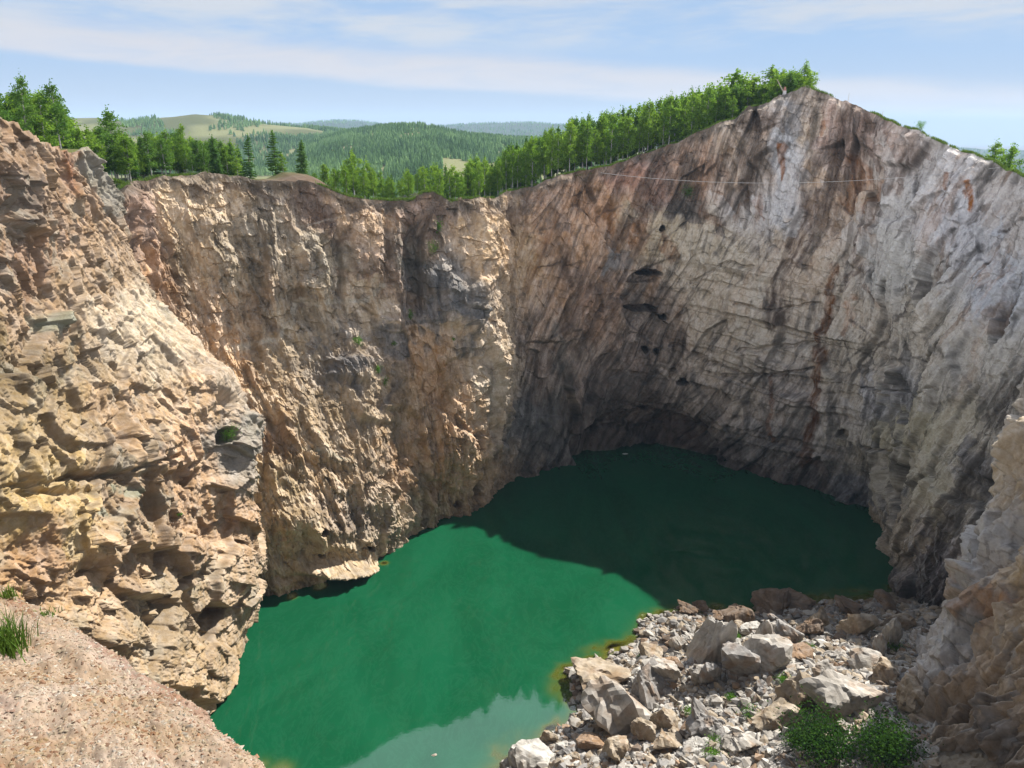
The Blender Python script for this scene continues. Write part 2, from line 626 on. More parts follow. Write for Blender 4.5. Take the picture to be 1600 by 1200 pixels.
def far_z(x, y):
    y_ = np.maximum(y, 60.0)
    px = 800 + 1200 * (x / y_) * 1.05
    Dm = np.where(y > 60, y, 60)
    z = 48 + 6 * fbm(x / 260, y / 260, 91, 4)
    z = np.where(y < 250, 70 + 4 * fbm(x / 100, y / 100, 93, 3), z) * sst(60, 420, y) + (1 - sst(60, 420, y)) * 70
    z = z - 170 * sst(1180, 1420, px) * sst(350, 2200, y)
    for k, (D, wd, line) in enumerate(HILLS):
        top = z_of(hill_line(px, line), D) + D * 0.0016 * fbm(x / (D * 0.06), y / (D * 0.06), 40 + k, 4)
        up_ = sst(D - wd, D, Dm)
        up_ = up_ * (1 + 0.16 * fbm(x / (wd * 0.30), y / (wd * 0.30), 60 + k, 4) * (1 - up_))
        down = 1 - 0.6 * sst(D, D + wd * 1.5, Dm)
        lo = np.where(px > 1180, -80.0, 40.0)
        z = np.maximum(z, lo + (top - lo) * up_ * down)
    return np.where(y > 60, z, 72.0)


MOUND = at(478, 285, 186.5)


def ground_z(x, y):
    x, y = np.asarray(x, float), np.asarray(y, float)
    a = np.arctan2(x - PITC[0], y - PITC[1])
    r = np.hypot(x - PITC[0], y - PITC[1])
    rr = np.interp(a, angp, radp)
    rz = np.interp(a, angp, rzp)
    d = np.maximum(r - rr, 0)
    k = sst(6, 200, d)
    near = rz + 0.5 * fbm(x / 9, y / 9, 77, 3) * sst(0.5, 6, d) - 0.05 * np.minimum(d, 60)
    ctr = np.degrees(a)
    near = near - 0.10 * np.minimum(d, 90) * sst(-28, -18, ctr) * (1 - sst(-5, 6, ctr))   # the saddle falls away to the valley
    near = near - 0.42 * np.clip(d - 1.2, 0, 60) * sst(14, 24, ctr) * (1 - sst(70, 90, ctr))
    mc = MOUND
    near = near + 3.0 * np.exp(-(((x - mc[0]) / 9.0) ** 2 + ((y - mc[1]) / 5.0) ** 2)) * sst(0.3, 3.5, d)
    return near * (1 - k) + far_z(x, y) * k, d


def build_terrain():
    a1 = np.linspace(R(-75), R(75), 620)
    a2 = np.linspace(R(75), R(285), 120)[1:-1]
    aa = np.r_[a1, a2, R(285)]
    dd = np.r_[0, 0.7, 1.6, 2.8, 4.5, np.geomspace(6.5, 11000, 250)]
    rr = np.interp((aa + np.pi) % (2 * np.pi) - np.pi, angp, radp) + 0.9
    RR = rr[None, :] + dd[:, None]
    X = PITC[0] + np.sin(aa)[None, :] * RR
    Y = PITC[1] + np.cos(aa)[None, :] * RR
    Z, d = ground_z(X, Y)
    Z = Z + 0.10 * fbm(X / 1.3, Y / 1.3, 5, 3) * (d < 60)
    px = 800 + 1200 * X / np.maximum(Y, 50) * 1.05
    n = fbm(X / 40, Y / 40, 8, 5)
    grass = lin((112, 118, 62)) * np.array([0.62, 0.62, 0.55])
    soil = lin((124, 102, 82)) * 0.7
    forestf = lin((50, 72, 40)) * 0.6
    meadow = lin((158, 160, 104)) * 0.60
    c = np.zeros(X.shape + (3,))
    kf = sst(-0.2, 0.3, n)[..., None]
    c[:] = grass * kf + forestf * (1 - kf)
    kfar = sst(350, 700, Y)[..., None]
    n2 = fbm(X / 170, Y / 170, 12, 5)
    km = sst(-0.25, 0.15, n2)[..., None]
    c = c * (1 - kfar) + kfar * (meadow * km + grass * 0.9 * (1 - km))
    kb = sst(2800, 3800, Y)[..., None]
    c = c * (1 - kb) + kb * (lin((62, 84, 52)) * 0.55 * (1 + 0.35 * n2[..., None]))
    # bare brown spoil heap behind the left part of the rim
    ks = (sst(0.2, 0.6, 1 - ((px - 470) / 95) ** 2) * (1 - sst(5, 14, d)))[..., None]
    c = c * (1 - ks) + soil * ks
    # bare soil and gravel round the near edge
    kn = (1 - sst(20, 60, Y))[..., None]
    c = c * (1 - kn) + kn * lin((196, 160, 128)) * 0.8
    nc = X.shape[1]
    q = grid_quads(X.shape[0], nc)
    i = np.arange(X.shape[0])
    close = np.stack([i[:-1] * nc + nc - 1, i[:-1] * nc, i[1:] * nc, i[1:] * nc + nc - 1], -1)
    V = np.stack([X, Y, Z], -1)
    V[0, :, 2] -= 1.2
    me = new_mesh('terrain', V, np.concatenate([q, close])[:, ::-1], cols=c, smooth=True)
    obj('terrain', me, M_GROUND, kind='structure')


build_terrain()


# ------------------------------------------------------------------ the rock faces
def limit(c, top=0.70):
    m = c.max(-1, keepdims=True)
    return np.maximum(c * np.minimum(1.0, top / np.maximum(m, 1e-4)), 0.012)


def finish_wall(name, P, N, disp, col, material, ext=True, smooth=False, **kw):
    V = P + N * disp[..., None]
    if ext:                         # fold the top over backwards, under the turf
        top = V[-1]
        outv = np.zeros_like(top)
        v2 = top[:, :2] - PITC
        outv[:, :2] = v2 / (np.linalg.norm(v2, axis=1, keepdims=True) + 1e-9)
        e1 = top + outv * 0.9 + np.array([0, 0, -0.15])
        e2 = top + outv * 3.2 + np.array([0, 0, -1.4])
        e3 = top + outv * 7.0 + np.array([0, 0, -6.0])
        V = np.concatenate([V, e1[None], e2[None], e3[None]], 0)
        col = np.concatenate([col, col[-1:], col[-1:], col[-1:]], 0)
    me = new_mesh(name, V, grid_quads(V.shape[0], V.shape[1]), cols=limit(col), smooth=smooth)
    return obj(name, me, material, **kw)


def lerp3(c, k, tgt):
    return c * (1 - k[..., None]) + np.asarray(tgt) * k[..., None]


# ---- main wall
def build_main_wall():
    nr, nc = B.shape[:2]
    N = normals(B)
    if np.mean(N[..., 1][:, nc // 2]) > 0:
        N = -N
    s = np.linspace(0, LB, nc)[None, :] * np.ones((nr, 1))
    h = B[..., 2]
    px, py, dep = photo_xy(B)
    mpp = dep / 1200.0
    wr = sst(775, 830, px + 10 * fbm(h / 9, s / 9, 3, 3))     # shaded, sounder rock to the right
    wr = np.where(B[..., 1] < 150, np.where(B[..., 0] > 20, 1.0, 0.0), wr)
    wx = 2.2 * fbm(s / 11, h / 11, 21, 4)
    wy = 2.2 * fbm(s / 11 + 40, h / 11, 23, 4)
    f0, e0, r0 = facets((s + wx) / 17, (h + wy) / 22, 100, 0.7)
    f1, e1, r1 = facets((s + wx * 0.7 + h * 0.35) / 5.2, (h + wy * 0.7) / 7.5, 110, 0.8, -.4, .8)
    f2, e2, r2 = facets((s + wx * 0.4 + h * 0.3) / 2.2, (h + wy * 0.4) / 2.6, 120, 0.9, -.5, .8)
    f3, e3, r3 = facets((s + wx * 0.3) / 0.95, (h + wy * 0.3) / 1.25, 130, 1.0)
    fl = ridged((s + 0.5 * wx + h * 0.05) / 8.5, h / 42 + 0.04 * wx, 31, 4)
    fl2 = ridged((s + 0.4 * wx + h * 0.14) / 2.6, h / 14, 37, 3)
    rough = fbm(s / 1.5, h / 1.5, 41, 4, 0.6)
    # left, weathered and gullied
    f0, f1 = blur(f0, 2), blur(f1, 1)
    dip = s - 0.42 * h + 3.0 * fbm(s / 30, h / 30, 191, 3)
    lin1 = fbm((s + .05 * h + .6 * wx) / 1.0, h / 8, 193, 5, .62)
    lin2 = fbm(dip / 1.3, (h + .42 * s) / 14, 195, 5, .62)
    slab, se, sr = facets(dip / 6.0, (h + .42 * s + wy) / 20, 197, .9)
    slab = blur(slab, 1)
    dirt = 0 * h
    for (x, y, rx, ry) in [(440, 560, 70, 60), (560, 545, 60, 28), (620, 640, 60, 60), (500, 650, 80, 45), (545, 885, 60, 14), (610, 590, 40, 30), (470, 800, 50, 22), (700, 590, 22, 50)]:
        dirt = np.maximum(dirt, np.exp(-1.5 * (((px - x + 12 * rough) / rx) ** 2 + ((py - y + 12 * rough) / ry) ** 2)) * (dep > 100))
    dirt = sst(.25, .7, dirt) * (1 - wr)
    dl = 1.3 * fl * sst(0, 12, h) + 0.55 * fl2 + 1.9 * f0 + (1 - .7 * dirt) * (0.85 * f1 + 0.62 * f2 + 0.42 * lin1) + 0.34 * f3 + 0.36 * rough
    # right, massive with benches and overhangs
    hb = h + 3.2 * fbm(s / 40, h / 40, 51, 2) + 0.35 * (r1 - .5) + 0.10 * s
    def bench(period, seed, amp, sharp=0.10):
        q = hb / period
        i = np.floor(q)
        j = i + (hsh(i, np.floor(s / 47 + 0.6 * fbm(s / 20, h / 30, seed, 2)), seed) - 0.5) * 0.5
        f = q - j
        f = f - np.floor(f)
        a_ = hsh(np.floor(q - (f - 0.5) * 0), np.floor((s + 3 * wx) / 13), seed + 5)
        return amp * (0.25 + 0.75 * a_) * (np.clip(f / sharp, 0, 1) * (1 - f) * 1.25)
    be = bench(11.0, 61, 1.9) + bench(4.3, 67, 0.8)
    bm_ = np.exp(-(((px - 1180) / 150) ** 2 + ((py - 590) / 150) ** 2)) + .30 * sst(.1, .5, fbm(s / 26, h / 18, 71, 3))
    dr = 2.8 * f0 + 1.5 * be * np.clip(bm_, 0, 1) + 2.8 * slab + 0.50 * f1 + 0.36 * f2 + 0.22 * f3 + 0.45 * lin2 + 0.16 * rough
    D = dl * (1 - wr) + dr * wr
    # --- larger forms read off the photograph (all in metres on the face)
    def blob(x, y, rx, ry, amp, sharp=False, rot=0.0):
        dx, dy = px - x, py - y
        if rot:
            c_, s_ = math.cos(rot), math.sin(rot)
            dx, dy = dx * c_ + dy * s_, -dx * s_ + dy * c_
        q = (dx / rx) ** 2 + (dy / ry) ** 2
        ok = dep > 100
        return np.where(ok, amp * (sst(1.0, 0.72, q) if sharp else np.exp(-q * 1.6)), 0)
    def pillar(x, y, rx, ry, amp, rot=0.0, soft=.45):
        dx, dy = px - x + 5 * wx, py - y + 5 * wy
        if rot:
            c_, s_ = math.cos(rot), math.sin(rot)
            dx, dy = dx * c_ + dy * s_, -dx * s_ + dy * c_
        q = np.maximum(np.abs(dx) / rx, np.abs(dy) / ry)
        return np.where(dep > 100, amp * sst(1.0, soft, q), 0)
    D = D + blob(755, 560, 42, 200, 4.2) + pillar(768, 610, 18, 110, 2.2) + pillar(710, 660, 34, 95, 2.4, .1) + pillar(722, 470, 42, 46, 3.4, .3) + pillar(690, 440, 26, 26, 2.0, -.3)
    D = D + pillar(575, 385, 30, 66, 3.0) + pillar(618, 375, 14, 62, 1.6) + pillar(536, 410, 9, 70, -3.2) + pillar(652, 410, 17, 95, -4.2, .06) + pillar(760, 390, 28, 70, 2.0)
    D = D + pillar(490, 410, 30, 58, 2.4, -.1) + pillar(455, 690, 20, 62, 2.8) + pillar(430, 720, 12, 60, 1.6) + pillar(420, 400, 16, 80, 1.5, -.15) + pillar(340, 400, 26, 90, 1.8, -.2)
    D = D + pillar(545, 575, 50, 20, 1.8, .15) + pillar(580, 640, 40, 16, 1.6, .1) + pillar(625, 500, 40, 14, 1.6, -.1) + pillar(520, 840, 46, 26, 1.8) + pillar(640, 790, 14, 60, 2.2) + pillar(670, 800, 10, 50, 1.8) + pillar(610, 800, 14, 52, 1.5)
    D = D + blob(470, 812, 50, 25, 3.0) + blob(530, 890, 78, 13, 7.0) + blob(250, 400, 30, 120, -2.0) + pillar(225, 380, 20, 90, 2.0, -.25)
    D = D + blob(1008, 705, 118, 66, -6.5, True) + blob(1000, 665, 105, 38, -2.0) + blob(950, 560, 70, 70, -1.6) + blob(1150, 560, 90, 30, 2.0) + blob(1000, 500, 60, 40, -2.4)
    D = D + blob(1370, 690, 36, 45, 1.8) + blob(1400, 905, 22, 26, 2.0) + blob(1270, 560, 14, 190, -1.5) + blob(1210, 420, 26, 160, -1.2, rot=0.25)
    D = D + blob(1330, 300, 45, 120, -1.1, rot=0.45) + blob(1135, 215, 16, 40, 1.4) + blob(1385, 330, 30, 60, 1.0, rot=.4)
    for (x, y, rx, ry, a_) in [(1035, 357, 8, 6, -7), (1014, 428, 22, 7, -6), (1000, 436, 30, 9, -2), (936, 481, 5, 7, -5), (1003, 484, 26, 7, -4), (1035, 497, 6, 6, -6),
                               (1008, 549, 6, 5, -5), (1026, 551, 6, 5, -5), (1064, 600, 12, 6, -5), (1120, 716, 9, 9, -5), (1000, 712, 40, 7, -4.5),
                               (500, 826, 9, 6, -5), (582, 860, 7, 6, -5), (505, 866, 6, 7, -4), (741, 766, 6, 18, -5), (718, 787, 8, 9, -3),
                               (742, 690, 5, 14, -2.5), (1320, 675, 12, 9, -2.5)]:
        D = D + blob(x + 1.6 * wx + 2.2 * rough, y + 1.6 * wy + 2.2 * rough, rx * .9, ry * .9, a_ * 1.6, True)
    # horizontal joints under the big benches
    for pts, wd, a_ in [([(1130, 592), (1180, 584), (1230, 580), (1275, 578)], 4, -2.0), ([(1160, 545), (1210, 533), (1272, 538)], 4, -1.6),
                        ([(1340, 604), (1400, 612), (1425, 622), (1460, 612)], 3, -1.5), ([(1350, 690), (1380, 705), (1415, 700)], 4, -1.8),
                        ([(1150, 478), (1200, 485), (1280, 480)], 3, -1.2), ([(1080, 440), (1130, 420), (1165, 425)], 3, -1.3), ([(1050, 545), (1120, 570), (1170, 590)], 4, -1.5),
                        ([(900, 690), (960, 672), (1040, 668), (1100, 680)], 5, -1.8), ([(930, 640), (1000, 628), (1070, 640)], 4, -1.3)]:
        dd, _ = polydist(px + 5 * wx, py + 5 * wy, pts)
        D = D + np.where(dep > 100, a_ * sst(wd, wd * 0.3, dd), 0)
    edge = sst(0.0, 0.018, 1 - np.linspace(0, 1, nr))[:, None]
    D = D * (0.12 + 0.88 * edge)
    D = D - 0.7 * sst(3.0, 0.0, np.abs(h)) * (0.5 + 0.5 * fbm(s / 6, h / 3, 75, 3))   # wave-cut notch at the waterline

    # --- colour of the rock itself
    left = [(200, 340, 125, 98, 80), (230, 420, 150, 115, 85), (310, 320, 165, 140, 110), (300, 420, 150, 125, 95), (350, 400, 140, 122, 98),
            (420, 360, 130, 115, 95), (420, 450, 140, 118, 95), (500, 320, 125, 100, 82), (495, 420, 145, 130, 108), (450, 520, 165, 145, 118),
            (560, 330, 165, 135, 105), (545, 420, 130, 105, 85), (570, 480, 190, 165, 135), (520, 560, 120, 110, 100), (590, 560, 125, 115, 108),
            (620, 420, 135, 110, 90), (650, 330, 120, 95, 78), (650, 400, 110, 100, 85), (690, 380, 130, 108, 88), (690, 470, 105, 100, 98),
            (720, 440, 125, 115, 105), (760, 360, 170, 140, 105), (780, 420, 190, 155, 115), (770, 520, 185, 160, 130), (680, 600, 185, 145, 105),
            (690, 680, 175, 140, 105), (760, 600, 165, 145, 120), (730, 730, 190, 155, 115), (640, 730, 165, 130, 95), (560, 650, 150, 130, 105),
            (500, 640, 150, 128, 100), (520, 740, 150, 125, 95), (450, 600, 150, 125, 95), (420, 700, 140, 110, 80), (450, 800, 165, 140, 105),
            (550, 800, 140, 120, 100), (620, 820, 150, 130, 105), (440, 900, 165, 140, 105), (550, 885, 190, 165, 130), (340, 540, 165, 130, 95), (330, 480, 150, 125, 100)]
    right = [(830, 330, 105, 85, 70), (870, 400, 115, 90, 68), (950, 330, 120, 90, 65), (1010, 270, 100, 75, 62), (850, 520, 100, 85, 72),
             (900, 600, 95, 82, 72), (930, 480, 95, 75, 60), (820, 680, 92, 88, 84), (960, 640, 85, 75, 68), (1000, 550, 95, 82, 72), (1000, 460, 90, 78, 68),
             (1080, 300, 75, 68, 62), (1100, 260, 105, 82, 65), (1150, 220, 115, 100, 85), (1190, 200, 112, 98, 86), (1225, 220, 150, 148, 148),
             (1275, 190, 130, 115, 98), (1320, 205, 108, 90, 80), (1225, 330, 150, 145, 142), (1110, 400, 150, 138, 120), (1050, 380, 138, 124, 102),
             (1120, 480, 145, 132, 115), (1200, 480, 150, 140, 125), (1180, 560, 140, 130, 118), (1100, 600, 115, 105, 95), (1250, 600, 120, 112, 105),
             (1262, 430, 142, 128, 112), (1300, 310, 132, 112, 92), (1330, 480, 135, 125, 112), (1400, 330, 145, 140, 135), (1420, 420, 140, 136, 130),
             (1500, 350, 145, 142, 142), (1560, 320, 125, 118, 112), (1580, 420, 130, 130, 132), (1450, 520, 130, 122, 110), (1350, 560, 120, 112, 100),
             (1520, 560, 135, 130, 122), (1400, 620, 110, 108, 108), (1300, 680, 115, 110, 105), (1360, 690, 135, 128, 115), (1440, 660, 145, 138, 118),
             (1500, 680, 140, 132, 115), (1450, 780, 150, 142, 122), (1200, 680, 105, 100, 95), (1150, 720, 90, 82, 78), (1050, 690, 75, 62, 55),
             (950, 690, 72, 62, 55), (1000, 630, 80, 68, 60), (1250, 740, 95, 88, 85), (1330, 770, 95, 95, 98), (1400, 850, 130, 120, 105),
             (1450, 900, 85, 80, 80), (1520, 760, 95, 92, 90), (1550, 650, 100, 95, 88)]
    right = [(a0, b0) + tuple(.84 * v + .16 * (.3 * r0_ + .5 * g0_ + .2 * b0_) for v in (r0_, g0_, b0_)) for (a0, b0, r0_, g0_, b0_) in right]
    left = [(a0, b0) + tuple(.78 * v + .22 * (.3 * r0_ + .5 * g0_ + .2 * b0_) for v in (r0_, g0_, b0_)) for (a0, b0, r0_, g0_, b0_) in left]
    E = np.array([E_LIT] * len(left) + [E_SHADE] * len(right))
    g1 = fbm(s / 14, h / 20, 81, 5)
    g2 = fbm(s / 14 + 9, h / 20, 83, 5)
    jx = (r1 - 0.5) * 34 + 26 * g1 / 1 + (r2 - 0.5) * 16
    jy = (r2 - 0.5) * 34 + 40 * g2 + (r1 - 0.5) * 20
    c = idw(px + jx, py + jy, left + right, E)
    # foliation streaks: lighter and darker bands running down the dip
    st = fbm((s + h * 0.12 + 1.2 * wx) / 1.4, h / 11, 85, 5, 0.62) * (1 - wr) + wr * 1.35 * fbm(dip / 1.15, (h + .42 * s) / 11, 86, 6, 0.66)
    st2 = fbm((s - h * 0.1) / 0.8, h / 7, 87, 4, 0.62)
    blot = fbm(s / 3.2, h / 3.6, 89, 5, 0.62)
    c = c * (1 + 0.30 * st + 0.16 * st2 + 0.26 * blot)[..., None]
    c = c * (0.80 + 0.40 * r2 * 0.6 + 0.40 * r1 * 0.4)[..., None]
    st3 = fbm((s + h * 0.2) / 0.5, h / 3.5, 187, 4, 0.65)
    c = c * (1 + 0.16 * st3 + 0.10 * (hsh(np.floor(s / .28), np.floor(h / .5), 5) - .5))[..., None]
    c = lerp3(c, .65 * dirt, lin((158, 138, 112)) / 1.0 * (1 + .25 * blot + .3 * (hsh(np.floor(s / .45), np.floor(h / .45), 9) - .5))[..., None])
    c = c * (1 + wr * (.34 * (sr - .5) + .26 * (r0 - .5)))[..., None]
    # pale veins and rust run-off
    vein = sst(0.035, 0.0, np.abs(fbm((s + 0.9 * h) / 9, (h - 0.5 * s) / 16, 141, 4))) * sst(0.0, 0.5, fbm(s / 22, h / 22, 143, 3))
    c = lerp3(c, 0.55 * vein, lin((205, 195, 180)) * 0.75)
    rust = sst(0.08, 0.6, fbm(dip / 4, (h + .42 * s) / 16, 151, 6, 0.66)) * wr * sst(-0.2, 0.4, fbm(s / 30, h / 40, 153, 3) + 0.1)
    rust = rust * sst(20, 60, h)
    c = lerp3(c, 0.60 * rust, np.array([0.32, 0.185, 0.095]))
    RUST = np.array([0.34, 0.135, 0.040])
    BROWN = np.array([0.155, 0.108, 0.082])
    DARK = np.array([0.075, 0.062, 0.052])
    PALE = np.array([0.44, 0.43, 0.42])
    stk = np.clip(fbm(dip / 0.9, (h + .42 * s) / 9, 211, 5, .68) * wr + (1 - wr) * fbm(s / .9, h / 6, 213, 5, .68), -.8, .8)
    def band(pts, w0, w1, tgt, a_=1.0, soft=0.55, frq=1.0):
        nonlocal c
        qx = px + (9 * fbm(s / 5 * frq, h / 5 * frq, 161, 4) + 5 * (r2 - .5)) * min(1.6, w0 / 10)
        qy = py + (9 * fbm(s / 5 * frq + 31, h / 5 * frq, 163, 4)) * min(1.6, w0 / 10)
        dd, t = polydist(qx, qy, pts)
        wd = w0 + (w1 - w0) * t
        k = sst(1.0, soft * .8, dd / wd + .30 * stk) * a_ * (dep > 100) * np.clip(.88 + .55 * stk, .3, 1.15)
        k = np.clip(k, 0, 1)
        c = lerp3(c, k, np.asarray(tgt) * 1.0) if k.max() > 0 else c
    tex = (1 + 0.35 * st + 0.3 * blot)
    for args in [
        ([(1345, 185), (1290, 290), (1245, 380), (1218, 440), (1212, 500)], 42, 17, BROWN * 1.15, 0.85),
        ([(1430, 225), (1385, 300), (1352, 372), (1325, 440)], 22, 10, BROWN * 1.2, 0.75),
        ([(1190, 190), (1170, 260), (1165, 290)], 26, 22, BROWN * 1.25, 0.7),
        ([(1237, 170), (1222, 240), (1212, 330), (1228, 360)], 18, 14, PALE * np.array([.86, .88, .93]), 0.65),
        ([(1260, 230), (1240, 300), (1225, 345)], 13, 10, PALE * np.array([.86, .88, .93]), 0.5),
        ([(1302, 415), (1282, 540), (1272, 640), (1265, 720)], 9, 15, RUST * 0.55, 0.85),
        ([(1330, 470), (1320, 520)], 16, 8, RUST * 0.9, 0.55), ([(1224, 225), (1221, 275)], 7, 5, RUST, 0.8),
        ([(1345, 255), (1330, 300), (1320, 320)], 22, 16, RUST * 0.85, 0.7), ([(1370, 290), (1352, 330)], 12, 9, RUST * 0.9, 0.6),
        ([(1515, 290), (1514, 322)], 6, 6, RUST * 1.15, 0.95), ([(1482, 275), (1482, 300)], 5, 4, RUST, 0.8),
        ([(1050, 395), (1035, 375)], 14, 10, RUST * 0.8, 0.6), ([(1205, 650), (1212, 690)], 7, 6, RUST * 0.7, 0.7), ([(1205, 590), (1207, 640)], 6, 6, RUST * 0.6, 0.6),
        ([(1290, 190), (1285, 215)], 8, 6, RUST, 0.6), ([(1100, 330), (1125, 350)], 16, 12, RUST * 0.8, 0.45), ([(1185, 310), (1190, 345)], 12, 6, RUST * 0.8, 0.5),
        ([(955, 330), (962, 350)], 22, 16, RUST * 0.75, 0.5), ([(1380, 475), (1360, 450)], 10, 6, RUST * 0.7, 0.4),
        ([(1078, 262), (1072, 300), (1062, 330)], 24, 18, DARK * 0.85, 0.75), ([(850, 320), (885, 430), (900, 520)], 16, 30, BROWN * 1.6, 0.5),
        ([(1010, 300), (940, 430), (880, 530), (830, 620)], 14, 12, BROWN * 1.3, 0.55), ([(960, 395), (940, 420), (985, 400)], 11, 8, PALE * 0.8, 0.65),
        ([(1020, 600), (960, 610), (900, 690)], 22, 10, np.array([.21, .185, .165]), 0.5),
        ([(870, 500), (880, 600), (840, 690), (815, 740)], 10, 16, np.array([.26, .245, .22]), 0.5),
        ([(1455, 560), (1430, 640), (1425, 760), (1420, 820)], 10, 18, np.array([.40, .37, .29]), 0.55),
        ([(1395, 660), (1370, 680)], 24, 20, np.array([.42, .38, .26]), 0.6),
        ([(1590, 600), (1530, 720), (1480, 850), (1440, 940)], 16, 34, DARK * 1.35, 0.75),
        ([(1440, 340), (1415, 375)], 8, 6, DARK * 1.8, 0.6), ([(1490, 360), (1492, 385)], 7, 6, DARK * 1.5, 0.8), ([(1482, 400), (1465, 416)], 7, 2, DARK * 1.3, 0.85),
        ([(1545, 270), (1520, 330), (1495, 350)], 12, 5, DARK * 1.6, 0.7), ([(1535, 380), (1500, 425), (1475, 445), (1440, 470)], 5, 3, DARK * 1.7, 0.75),
        ([(1440, 440), (1430, 470), (1405, 500), (1380, 530), (1330, 595)], 6, 4, DARK * 1.6, 0.75),
        ([(1560, 360), (1600, 340)], 3, 3, DARK * 1.3, 0.7), ([(1590, 430), (1560, 500)], 4, 3, DARK * 1.6, 0.7),
        ([(1330, 500), (1360, 520), (1345, 545), (1365, 570)], 3, 2, DARK * 1.3, 0.7), ([(1320, 530), (1330, 580)], 2.5, 2, DARK * 1.3, 0.7),
        ([(1385, 560), (1420, 565), (1440, 555), (1450, 570)], 3, 2, DARK * 1.5, 0.7),
        # weathered left side
        ([(230, 400), (250, 450)], 12, 9, np.array([.30, .16, .085]), 0.5), ([(500, 340), (470, 300)], 30, 12, np.array([.20, .135, .10]), 0.7),
        ([(300, 290), (420, 305), (520, 320), (640, 328)], 11, 9, np.array([.16, .115, .09]), 0.6), ([(660, 325), (740, 330), (830, 320)], 14, 12, np.array([.17, .13, .105]), 0.6),
        ([(520, 385), (480, 430), (500, 520)], 8, 6, np.array([.30, .27, .22]), 0.5), ([(360, 545), (430, 535), (470, 475), (560, 470), (600, 440)], 7, 6, np.array([.62, .56, .46]), 0.6),
        ([(545, 335), (500, 345), (470, 350)], 3, 2, np.array([.55, .48, .40]), 0.6),
        ([(640, 430), (700, 450), (735, 490), (720, 540)], 26, 18, np.array([.135, .135, .135]), 0.75), ([(540, 560), (520, 580), (560, 600)], 22, 16, np.array([.14, .135, .14]), 0.7),
        ([(590, 520), (640, 505), (690, 500)], 7, 5, np.array([.13, .13, .13]), 0.6), ([(620, 610), (590, 640)], 14, 9, np.array([.16, .145, .14]), 0.6),
        ([(660, 350), (640, 410), (655, 450)], 12, 16, np.array([.135, .12, .10]), 0.6), ([(690, 540), (675, 600), (700, 690), (690, 760)], 14, 26, np.array([.46, .30, .17]), 0.6),  # first band darkens the gully, its shade put into the colour
        ([(780, 500), (770, 540), (775, 590)], 10, 8, np.array([.62, .50, .36]), 0.6), ([(800, 400), (790, 470)], 18, 12, np.array([.50, .34, .20]), 0.6), ([(800, 335), (790, 380)], 16, 14, np.array([.13, .085, .065]), 0.6),
        ([(435, 660), (445, 740)], 16, 14, np.array([.34, .23, .14]), 0.5), ([(465, 700), (520, 715), (560, 725)], 4, 3, np.array([.30, .36, .30]), 0.35),
        ([(230, 470), (320, 560)], 10, 12, np.array([.40, .27, .17]), 0.5),
    ]:
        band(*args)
    # white lime runs on the dark foot of the right-hand wall
    run = sst(0.16, 0.0, np.abs(fbm((s + 0.2 * h) / 2.6, h / 18, 171, 4))) * np.exp(-(((px - 1465) / 55) ** 2 + ((py - 890) / 70) ** 2)) * wr
    c = lerp3(c, 0.8 * np.clip(run * 1.6, 0, 1), PALE * 1.2)
    ck = sst(0.045, 0.0, np.minimum(e1, e0 * 2.5) + 0.02 * blot) * wr
    ck2 = sst(.05, 0, np.minimum(e0, se) + .03 * blot) * wr
    c = lerp3(c, np.maximum(0.12 * ck, .40 * ck2), DARK * 0.8)
    # damp strip at the water; right-hand foot darkened well above it
    foot_dark = np.maximum(sst(7.0, 0.5, h + 2.5 * fbm(s / 7, h / 5, 175, 3)) * (0.25 + 0.5 * wr), .45 * wr * sst(30.0, 8.0, h + 9 * fbm(s / 16, h / 12, 179, 4)) * sst(1420, 1340, px))
    c = c * (1 - 0.62 * foot_dark[..., None])
    # topsoil at the rim
    topd = (RIMZ_interp(B) - h)
    so = sst(3.2, 1.0, topd + 1.2 * fbm(s / 5, h / 5, 177, 4)) * (1 - 0.8 * sst(1230, 1300, px))
    c = lerp3(c, 0.7 * so, np.array([0.130, 0.108, 0.084]))
    c = c * (1 + (0.12 + .20 * wr) * st + 0.12 * blot)[..., None]
    finish_wall('quarry_cliff', B, N, D, c, M_CLIFF, kind='structure')


def RIMZ_interp(P):
    return np.broadcast_to(P[-1:, :, 2], P.shape[:2])


E_LIT, E_SHADE = (0.58, 0.565, 0.555), (0.325, 0.320, 0.312)


